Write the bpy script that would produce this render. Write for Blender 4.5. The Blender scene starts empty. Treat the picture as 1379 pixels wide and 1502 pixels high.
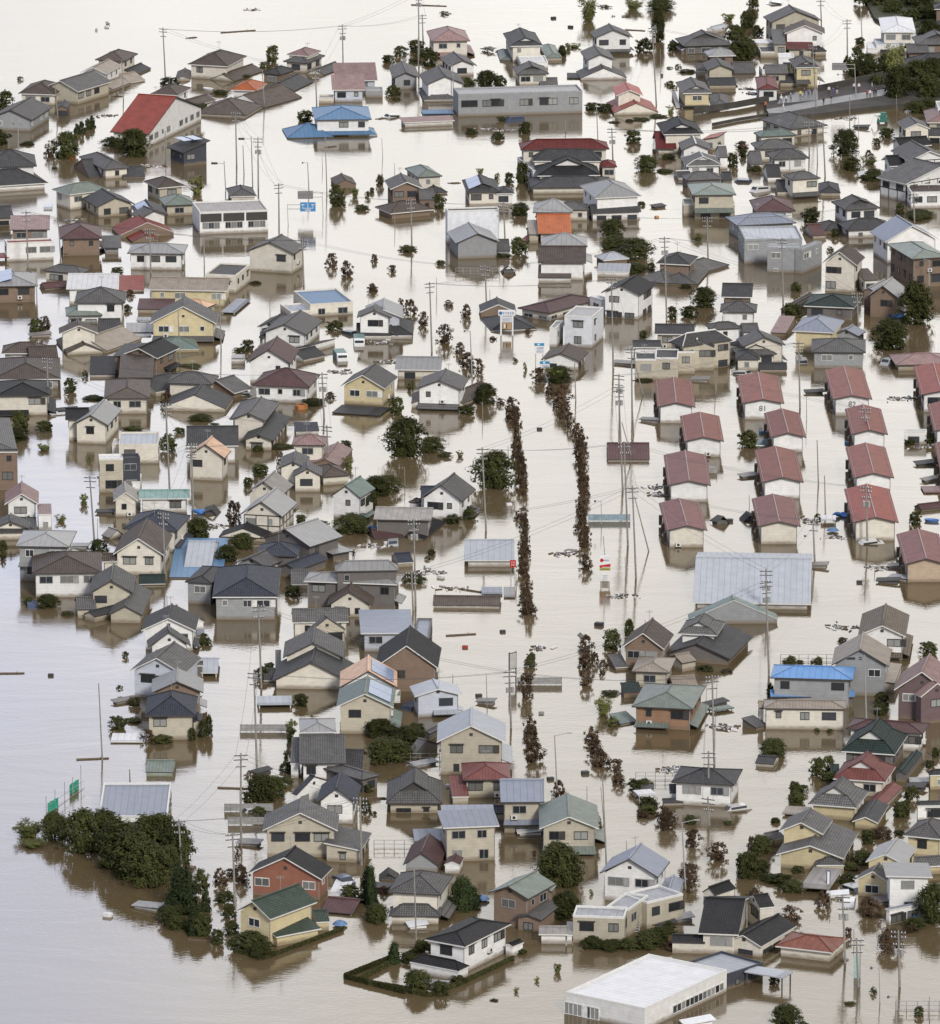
import bpy, bmesh, math, random, re
from mathutils import Vector, Matrix
random.seed(7)
C = bpy.context.scene
COL = C.collection
# ---------------------------------------------------------------- camera, sky, sun, exposure
PITCH = math.radians(14.0); FPX = 10430.0; W0, H0 = 1379.0, 1502.0; CAMH = 270.0
cd = bpy.data.cameras.new('camera'); cam = bpy.data.objects.new('camera', cd); COL.objects.link(cam)
cam.location = (0, 0, CAMH); cam.rotation_euler = (math.pi/2 - PITCH, 0, 0)
cd.sensor_fit = 'HORIZONTAL'; cd.sensor_width = 36.0; cd.lens = 36.0*FPX/W0
cd.clip_start = 1.0; cd.clip_end = 20000.0
C.camera = cam
SUN_EL, SUN_AZ = math.radians(32), math.radians(158)      # azimuth clockwise from the view direction (+Y)
world = bpy.data.worlds.new("World"); C.world = world; world.use_nodes = True
nt = world.node_tree; nt.nodes.clear()
def N(t, typ, **kw):
    n = t.nodes.new(typ)
    for k, v in kw.items(): setattr(n, k, v)
    return n
out = N(nt, 'ShaderNodeOutputWorld'); bg = N(nt, 'ShaderNodeBackground'); bg.inputs[1].default_value = 0.1
sky = N(nt, 'ShaderNodeTexSky', sky_type='NISHITA'); sky.sun_disc = False
sky.sun_elevation = SUN_EL; sky.sun_rotation = SUN_AZ; sky.altitude = 300; sky.dust_density = 3.0
tc = N(nt, 'ShaderNodeTexCoord'); sep = N(nt, 'ShaderNodeSeparateXYZ'); nt.links.new(tc.outputs['Generated'], sep.inputs[0])
# overcast cloud cover: soft noise clouds, brightest low in the north (+Y) where the cloud is thin, a blue gap to the west
mp = N(nt, 'ShaderNodeMapping'); mp.inputs['Scale'].default_value = (11, 11, 26); nt.links.new(tc.outputs['Generated'], mp.inputs[0])
nz = N(nt, 'ShaderNodeTexNoise'); nz.inputs['Scale'].default_value = 1.6; nz.inputs['Detail'].default_value = 5; nt.links.new(mp.outputs[0], nz.inputs[0])
dotn = N(nt, 'ShaderNodeVectorMath', operation='DOT_PRODUCT'); nt.links.new(tc.outputs['Generated'], dotn.inputs[0])
gd = Vector((0.04, 0.89, 0.455)).normalized(); dotn.inputs[1].default_value = gd
glow = N(nt, 'ShaderNodeMapRange', interpolation_type='SMOOTHSTEP'); nt.links.new(dotn.outputs['Value'], glow.inputs[0])
glow.inputs[1].default_value = 0.88; glow.inputs[2].default_value = 0.995; glow.inputs[3].default_value = 0.0; glow.inputs[4].default_value = 1.0
cr = N(nt, 'ShaderNodeMapRange'); nt.links.new(nz.outputs[0], cr.inputs[0]); cr.inputs[1].default_value = .3; cr.inputs[2].default_value = .7; cr.inputs[3].default_value = .74; cr.inputs[4].default_value = 1.14
base = N(nt, 'ShaderNodeMix', data_type='RGBA'); nt.links.new(glow.outputs[0], base.inputs[0])
base.inputs[6].default_value = (8.0, 7.9, 7.8, 1)
base.inputs[7].default_value = (31.5, 30.8, 29.6, 1)
mul = N(nt, 'ShaderNodeMix', data_type='RGBA', blend_type='MULTIPLY'); mul.inputs[0].default_value = 1
nt.links.new(base.outputs[2], mul.inputs[6]); nt.links.new(cr.outputs[0], mul.inputs[7])
gap = N(nt, 'ShaderNodeMapRange', interpolation_type='SMOOTHSTEP'); nt.links.new(sep.outputs[0], gap.inputs[0])
gap.inputs[1].default_value = -0.01; gap.inputs[2].default_value = -0.08; gap.inputs[3].default_value = 0.0; gap.inputs[4].default_value = 0.7
gz = N(nt, 'ShaderNodeMapRange', interpolation_type='SMOOTHSTEP'); nt.links.new(sep.outputs[2], gz.inputs[0])
gz.inputs[1].default_value = 0.185; gz.inputs[2].default_value = 0.25
gm_ = N(nt, 'ShaderNodeMath', operation='MULTIPLY'); nt.links.new(gap.outputs[0], gm_.inputs[0]); nt.links.new(gz.outputs[0], gm_.inputs[1])
blu = N(nt, 'ShaderNodeMix', data_type='RGBA', blend_type='MULTIPLY'); nt.links.new(gm_.outputs[0], blu.inputs[0])
nt.links.new(mul.outputs[2], blu.inputs[6]); blu.inputs[7].default_value = (0.80, 0.92, 1.34, 1)
mx = N(nt, 'ShaderNodeMix', data_type='RGBA'); mx.inputs[0].default_value = 0.86
nt.links.new(sky.outputs[0], mx.inputs[6]); nt.links.new(blu.outputs[2], mx.inputs[7])
hi = N(nt, 'ShaderNodeMapRange', interpolation_type='SMOOTHSTEP'); nt.links.new(sep.outputs[2], hi.inputs[0])      # the cloud deck thickens overhead
hi.inputs[1].default_value = 0.23; hi.inputs[2].default_value = 0.33; hi.inputs[3].default_value = 1.0; hi.inputs[4].default_value = 0.80
hm_ = N(nt, 'ShaderNodeVectorMath', operation='SCALE'); nt.links.new(mx.outputs[2], hm_.inputs[0]); nt.links.new(hi.outputs[0], hm_.inputs['Scale'])
nt.links.new(hm_.outputs[0], bg.inputs[0]); nt.links.new(bg.outputs[0], out.inputs[0])
sd = bpy.data.lights.new('sun', 'SUN'); sd.energy = 2.45; sd.angle = math.radians(11); sd.color = (1, 0.95, 0.88)
so = bpy.data.objects.new('sun', sd); COL.objects.link(so); so.location = (0, 600, 300)
sdir = Vector((math.sin(SUN_AZ)*math.cos(SUN_EL), math.cos(SUN_AZ)*math.cos(SUN_EL), math.sin(SUN_EL)))
so.rotation_euler = sdir.to_track_quat('Z', 'Y').to_euler()
C.view_settings.view_transform = 'Standard'; C.view_settings.look = 'None'; C.view_settings.gamma = 1
C.view_settings.exposure = 0.18

# ---------------------------------------------------------------- photo pixel -> ground point
SP, CP = math.sin(PITCH), math.cos(PITCH); SC = 300.0/1379.0
def ray(x, y):
    u = (x - W0/2)/FPX; v = (y - H0/2)/FPX
    return Vector((u, CP - v*SP, -SP - v*CP))
def ground(x, y, z=0.0):
    r = ray(x, y); t = (CAMH - z)/-r.z
    return Vector((r.x*t, r.y*t, z))
def above(x, y, G):                      # point of the vertical plane through G (facing the camera) seen at pixel x, y
    r = ray(x, y); t = G.y/r.y
    return Vector((r.x*t, G.y, CAMH + r.z*t))
def scale_at(y): return CP*(y + 1850.0)/CAMH       # photo pixels per metre at that row

# ---------------------------------------------------------------- materials
MATS = {}
def newmat(name):
    m = bpy.data.materials.new(name); m.use_nodes = True
    b = m.node_tree.nodes['Principled BSDF']; return m, m.node_tree, b
def L(t, a, b): t.links.new(a, b)
def rgb(c): return (c[0], c[1], c[2], 1)
ROOF = dict(G=(.150,.146,.144), D=(.082,.081,.084), K=(.035,.034,.036), J=(.062,.068,.09), L=(.27,.27,.27), B=(.13,.104,.09), P=(.26,.175,.165), H=(.165,.066,.06),
            C=(.19,.062,.047), v=(.13,.032,.03), R=(.215,.05,.036), S=(.36,.12,.10), O=(.42,.13,.055), U=(.085,.17,.29), A=(.12,.25,.48), E=(.35,.37,.405), I=(.20,.22,.27), N=(.13,.17,.155),
            V=(.17,.20,.175), X=(.035,.052,.047), Y=(.22,.33,.31), T=(.26,.22,.18), W=(.60,.60,.61), Z=(.27,.25,.235), Q=(.55,.36,.24), M=(.10,.058,.058), F=(.16,.13,.10), u=(.21,.085,.06), j=(.07,.095,.078), a=(.30,.31,.33))
METAL = set(('L', 'P', 'H', 'C', 'R', 'S', 'O', 'U', 'A', 'E', 'I', 'N', 'V', 'Y', 'T', 'W', 'Z', 'Q', 'M', 'a', 'u', 'v'))
WALL = dict(w=(.70,.70,.69), c=(.62,.588,.515), b=(.42,.385,.31), g=(.27,.28,.29), k=(.045,.05,.065), n=(.19,.135,.10), r=(.25,.105,.07), o=(.27,.16,.10), y=(.52,.45,.28), l=(.46,.49,.56),
            d=(.13,.12,.115), q=(.46,.36,.27), H=(.125,.085,.088))
WALL.update(m=(.36,.50,.44), W=(.62,.64,.68), D=(.05,.055,.07), R=(.3,.05,.04), P=(.3,.2,.2))
for _k in list(WALL): ROOF.setdefault(_k, WALL[_k])
for _k in list(ROOF): WALL.setdefault(_k, ROOF[_k])
def roofmat(code):
    k = 'roof_'+code
    if k in MATS: return MATS[k]
    m, t, b = newmat('roof '+('metal' if code in METAL else 'tile')+' '+code)
    uv = N(t, 'ShaderNodeUVMap'); oi = N(t, 'ShaderNodeObjectInfo')
    col = ROOF[code]
    nz = N(t, 'ShaderNodeTexNoise'); nz.inputs['Scale'].default_value = 0.55; nz.inputs['Detail'].default_value = 6; nz.inputs['Roughness'].default_value = .65
    L(t, uv.outputs[0], nz.inputs[0])
    nz2 = N(t, 'ShaderNodeTexNoise'); nz2.inputs['Scale'].default_value = 3.5; nz2.inputs['Detail'].default_value = 3; L(t, uv.outputs[0], nz2.inputs[0])
    mr = N(t, 'ShaderNodeMapRange'); L(t, nz.outputs[0], mr.inputs[0]); mr.inputs[1].default_value = .25; mr.inputs[2].default_value = .75; mr.inputs[3].default_value = .72; mr.inputs[4].default_value = 1.3
    ro = N(t, 'ShaderNodeMapRange'); L(t, oi.outputs['Random'], ro.inputs[0]); ro.inputs[3].default_value = .85; ro.inputs[4].default_value = 1.18
    mm = N(t, 'ShaderNodeMath', operation='MULTIPLY'); L(t, mr.outputs[0], mm.inputs[0]); L(t, ro.outputs[0], mm.inputs[1])
    v2 = N(t, 'ShaderNodeMapRange'); L(t, nz2.outputs[0], v2.inputs[0]); v2.inputs[3].default_value = .85; v2.inputs[4].default_value = 1.15
    m2 = N(t, 'ShaderNodeMath', operation='MULTIPLY'); L(t, mm.outputs[0], m2.inputs[0]); L(t, v2.outputs[0], m2.inputs[1])
    br = N(t, 'ShaderNodeTexBrick'); L(t, uv.outputs[0], br.inputs[0])
    br.inputs['Color1'].default_value = (1, 1, 1, 1); br.inputs['Color2'].default_value = (.8, .8, .8, 1); br.inputs['Mortar'].default_value = (.42, .42, .42, 1)
    br.inputs['Scale'].default_value = 1.0; br.inputs['Mortar Smooth'].default_value = .3
    if code in METAL:
        br.inputs['Brick Width'].default_value = .45 if code in 'RSOPHCMTNV' else .9; br.inputs['Row Height'].default_value = 60; br.offset = 0; br.inputs['Mortar Size'].default_value = .035
        br.inputs['Color2'].default_value = (.93, .93, .93, 1)
        br.inputs['Mortar'].default_value = (.66, .66, .66, 1)
    else:
        br.inputs['Brick Width'].default_value = .32; br.inputs['Row Height'].default_value = .36; br.inputs['Mortar Size'].default_value = .05; br.offset = 0
    cm = N(t, 'ShaderNodeMix', data_type='RGBA', blend_type='MULTIPLY'); cm.inputs[0].default_value = 1; cm.inputs[6].default_value = rgb(col); L(t, br.outputs[0], cm.inputs[7])
    cm2 = N(t, 'ShaderNodeVectorMath', operation='SCALE'); L(t, cm.outputs[2], cm2.inputs[0]); L(t, m2.outputs[0], cm2.inputs['Scale'])
    L(t, cm2.outputs[0], b.inputs['Base Color'])
    if code in 'EWILUA': mr.inputs[3].default_value = .88; mr.inputs[4].default_value = 1.12; v2.inputs[3].default_value = .95; v2.inputs[4].default_value = 1.05
    b.inputs['Roughness'].default_value = .5 if code in METAL else .62
    b.inputs['Specular IOR Level'].default_value = .08 if code in 'CRHSuvMOP' else (.25 if code in METAL else .14)
    bp = N(t, 'ShaderNodeBump'); bp.inputs['Distance'].default_value = .05; bp.inputs['Strength'].default_value = .55; L(t, br.outputs[1], bp.inputs['Height']); bp.invert = True
    L(t, bp.outputs[0], b.inputs['Normal'])
    MATS[k] = m; return m
def wallmat(code):
    k = 'wall_'+code
    if k in MATS: return MATS[k]
    m, t, b = newmat('siding '+code)
    col = WALL[code]
    geo = N(t, 'ShaderNodeNewGeometry'); oi = N(t, 'ShaderNodeObjectInfo'); sp = N(t, 'ShaderNodeSeparateXYZ'); L(t, geo.outputs['Position'], sp.inputs[0])
    nz = N(t, 'ShaderNodeTexNoise'); nz.inputs['Scale'].default_value = 1.1; nz.inputs['Detail'].default_value = 5; L(t, geo.outputs['Position'], nz.inputs[0])
    mr = N(t, 'ShaderNodeMapRange'); L(t, nz.outputs[0], mr.inputs[0]); mr.inputs[1].default_value = .25; mr.inputs[2].default_value = .75; mr.inputs[3].default_value = .86; mr.inputs[4].default_value = 1.1
    ro = N(t, 'ShaderNodeMapRange'); L(t, oi.outputs['Random'], ro.inputs[0]); ro.inputs[3].default_value = .9; ro.inputs[4].default_value = 1.1
    mm = N(t, 'ShaderNodeMath', operation='MULTIPLY'); L(t, mr.outputs[0], mm.inputs[0]); L(t, ro.outputs[0], mm.inputs[1])
    # siding boards: fine horizontal seams
    fr = N(t, 'ShaderNodeMath', operation='FRACT'); sc = N(t, 'ShaderNodeMath', operation='MULTIPLY'); L(t, sp.outputs[2], sc.inputs[0]); sc.inputs[1].default_value = 2.2; L(t, sc.outputs[0], fr.inputs[0])
    ls = N(t, 'ShaderNodeMath', operation='GREATER_THAN'); L(t, fr.outputs[0], ls.inputs[0]); ls.inputs[1].default_value = .09
    lr = N(t, 'ShaderNodeMapRange'); L(t, ls.outputs[0], lr.inputs[0]); lr.inputs[3].default_value = .86; lr.inputs[4].default_value = 1
    m3 = N(t, 'ShaderNodeMath', operation='MULTIPLY'); L(t, mm.outputs[0], m3.inputs[0]); L(t, lr.outputs[0], m3.inputs[1])
    cs = N(t, 'ShaderNodeVectorMath', operation='SCALE'); cs.inputs[0].default_value = col; L(t, m3.outputs[0], cs.inputs['Scale'])
    # mud line left by the flood just above the water
    ad = N(t, 'ShaderNodeMath', operation='MULTIPLY_ADD'); L(t, nz.outputs[0], ad.inputs[0]); ad.inputs[1].default_value = -.9; L(t, sp.outputs[2], ad.inputs[2])
    md = N(t, 'ShaderNodeMapRange'); L(t, ad.outputs[0], md.inputs[0]); md.inputs[1].default_value = -.25; md.inputs[2].default_value = .22; md.inputs[3].default_value = .75; md.inputs[4].default_value = 0
    mix = N(t, 'ShaderNodeMix', data_type='RGBA'); L(t, md.outputs[0], mix.inputs[0]); L(t, cs.outputs[0], mix.inputs[6]); mix.inputs[7].default_value = (.17, .13, .085, 1)
    L(t, mix.outputs[2], b.inputs['Base Color']); b.inputs['Roughness'].default_value = .8
    MATS[k] = m; return m
def plain(name, col, rough=.6, metal=0, var=.25, scale=2.0):
    k = 'p_'+name
    if k in MATS: return MATS[k]
    m, t, b = newmat(name)
    oc = N(t, 'ShaderNodeTexCoord'); nz = N(t, 'ShaderNodeTexNoise'); nz.inputs['Scale'].default_value = scale; nz.inputs['Detail'].default_value = 4; L(t, oc.outputs['Object'], nz.inputs[0])
    mr = N(t, 'ShaderNodeMapRange'); L(t, nz.outputs[0], mr.inputs[0]); mr.inputs[1].default_value = .25; mr.inputs[2].default_value = .75; mr.inputs[3].default_value = 1-var; mr.inputs[4].default_value = 1+var
    cs = N(t, 'ShaderNodeVectorMath', operation='SCALE'); cs.inputs[0].default_value = col; L(t, mr.outputs[0], cs.inputs['Scale']); L(t, cs.outputs[0], b.inputs['Base Color'])
    b.inputs['Roughness'].default_value = rough; b.inputs['Metallic'].default_value = metal
    MATS[k] = m; return m
def glass(name, col):
    k = 'g_'+name
    if k in MATS: return MATS[k]
    m, t, b = newmat(name); oi = N(t, 'ShaderNodeObjectInfo')
    ro = N(t, 'ShaderNodeMapRange'); L(t, oi.outputs['Random'], ro.inputs[0]); ro.inputs[3].default_value = .5; ro.inputs[4].default_value = 1.7
    cs = N(t, 'ShaderNodeVectorMath', operation='SCALE'); cs.inputs[0].default_value = col; L(t, ro.outputs[0], cs.inputs['Scale']); L(t, cs.outputs[0], b.inputs['Base Color'])
    b.inputs['Roughness'].default_value = .12; MATS[k] = m; return m
GLD = glass('dark window glass', (.03, .034, .04)); GLC = glass('curtained window glass', (.17, .175, .17))
FRD = plain('dark sash', (.04, .037, .035)); FRW = plain('white sash', (.62, .62, .6)); FRS = plain('aluminium sash', (.28, .28, .28))
TRIM = plain('faded pink ridge strip', (.36, .27, .25), .6, var=.3)
FASW = plain('white fascia', (.6, .6, .58), var=.1); FASD = plain('dark fascia', (.05, .045, .045), var=.1); CONC = plain('pole concrete', (.23, .22, .20), .85)
STEEL = plain('dark steel', (.07, .07, .075), .5); WOOD = plain('wet timber', (.10, .07, .045), .7); SOLAR = plain('solar cells', (.04, .07, .16), .15, var=.15); WHITE = plain('white paint', (.66, .67, .68), .45, var=.12)
SOLARL = plain('solar heater glass', (.17, .23, .36), .3)
def leafmat(name, col, col2):
    m, t, b = newmat(name)
    oc = N(t, 'ShaderNodeTexCoord'); oi = N(t, 'ShaderNodeObjectInfo')
    nz = N(t, 'ShaderNodeTexNoise'); nz.inputs['Scale'].default_value = 3.5; nz.inputs['Detail'].default_value = 3; L(t, oc.outputs['Object'], nz.inputs[0])
    mr = N(t, 'ShaderNodeMapRange'); L(t, nz.outputs[0], mr.inputs[0]); mr.inputs[1].default_value = .3; mr.inputs[2].default_value = .7
    mx = N(t, 'ShaderNodeMix', data_type='RGBA'); L(t, mr.outputs[0], mx.inputs[0]); mx.inputs[6].default_value = rgb(col); mx.inputs[7].default_value = rgb(col2)
    ro = N(t, 'ShaderNodeMapRange'); L(t, oi.outputs['Random'], ro.inputs[0]); ro.inputs[3].default_value = .7; ro.inputs[4].default_value = 1.35
    cs = N(t, 'ShaderNodeVectorMath', operation='SCALE'); L(t, mx.outputs[2], cs.inputs[0]); L(t, ro.outputs[0], cs.inputs['Scale']); L(t, cs.outputs[0], b.inputs['Base Color'])
    b.inputs['Roughness'].default_value = .8; b.inputs['Specular IOR Level'].default_value = .08
    return m
LEAF = dict(g=leafmat('dark evergreen leaves', (.024,.029,.010), (.070,.074,.026)), c=leafmat('conifer needles', (.018,.028,.012), (.048,.062,.024)),
            r=leafmat('red brown leaves', (.042,.029,.018), (.092,.060,.036)), y=leafmat('yellow green leaves', (.075,.082,.03), (.16,.17,.055)),
            b=leafmat('shrub leaves', (.028,.031,.012), (.075,.075,.03)), d=leafmat('drifting vegetation', (.035,.032,.02), (.10,.09,.055)))

# ---------------------------------------------------------------- mesh helpers
class MB:
    def __init__(s): s.v = []; s.f = []; s.m = []; s.uv = []
    def face(s, pts, mi=0, uv=None):
        i = len(s.v); s.v += [tuple(p) for p in pts]; s.f.append(tuple(range(i, i+len(pts)))); s.m.append(mi)
        s.uv += list(uv) if uv else [(0, 0)]*len(pts)
    def box(s, c, sz, ax=None, mi=0, taper=1.0):
        ux, uy = ax if ax else (Vector((1,0,0)), Vector((0,1,0)))
        c = Vector(c); hx, hy, hz = sz[0]/2, sz[1]/2, sz[2]/2
        P = [c + ux*(sx*hx*(taper if k else 1)) + uy*(sy*hy*(taper if k else 1)) + Vector((0,0,(hz if k else -hz))) for k in (0,1) for sx, sy in ((-1,-1),(1,-1),(1,1),(-1,1))]
        for q in ((0,3,2,1),(4,5,6,7),(0,1,5,4),(1,2,6,5),(2,3,7,6),(3,0,4,7)):
            s.face([P[i] for i in q], mi, [(0,0),(sz[0],0),(sz[0],sz[2]),(0,sz[2])])
    def bar(s, a, b, r, mi=0, n=6, r2=None):
        a, b = Vector(a), Vector(b); d = (b-a); 
        if d.length < 1e-5: return
        r2 = r if r2 is None else r2
        q = d.to_track_quat('Z', 'Y'); A = []; B = []
        for i in range(n):
            o = Vector((math.cos(2*math.pi*i/n), math.sin(2*math.pi*i/n), 0)); A.append(a + q@(o*r)); B.append(b + q@(o*r2))
        for i in range(n):
            j = (i+1) % n; s.face([A[i], A[j], B[j], B[i]], mi)
        s.face(A[::-1], mi); s.face(B, mi)
    def prism(s, pts, off, mi=0):            # pts: polygon, extruded by off
        off = Vector(off); Q = [Vector(p)+off for p in pts]; n = len(pts)
        s.face(pts[::-1], mi); s.face(Q, mi)
        for i in range(n):
            j = (i+1) % n; s.face([pts[i], pts[j], Q[j], Q[i]], mi)
    def build(s, name, mats, parent=None, loc=None, merge=False):
        me = bpy.data.meshes.new(name); me.from_pydata(s.v, [], s.f)
        for m in (mats if isinstance(mats, (list, tuple)) else [mats]): me.materials.append(m)
        me.polygons.foreach_set('material_index', s.m)
        u = me.uv_layers.new(name='UVMap'); u.data.foreach_set('uv', [c for p in s.uv for c in p])
        bm = bmesh.new(); bm.from_mesh(me)
        if merge: bmesh.ops.remove_doubles(bm, verts=bm.verts, dist=.002)
        bmesh.ops.recalc_face_normals(bm, faces=bm.faces) if merge else None
        bm.to_mesh(me); bm.free(); me.update()
        o = bpy.data.objects.new(name, me); COL.objects.link(o)
        if parent: o.parent = parent
        if loc: o.location = loc
        return o
def tag(o, label=None, cat=None, group=None, kind=None):
    if label: o['label'] = label
    if cat: o['category'] = cat
    if group: o['group'] = group
    if kind: o['kind'] = kind
    return o
def empty(name, loc):
    e = bpy.data.objects.new(name, None); COL.objects.link(e); e.location = loc; e.empty_display_size = .5; return e
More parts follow.
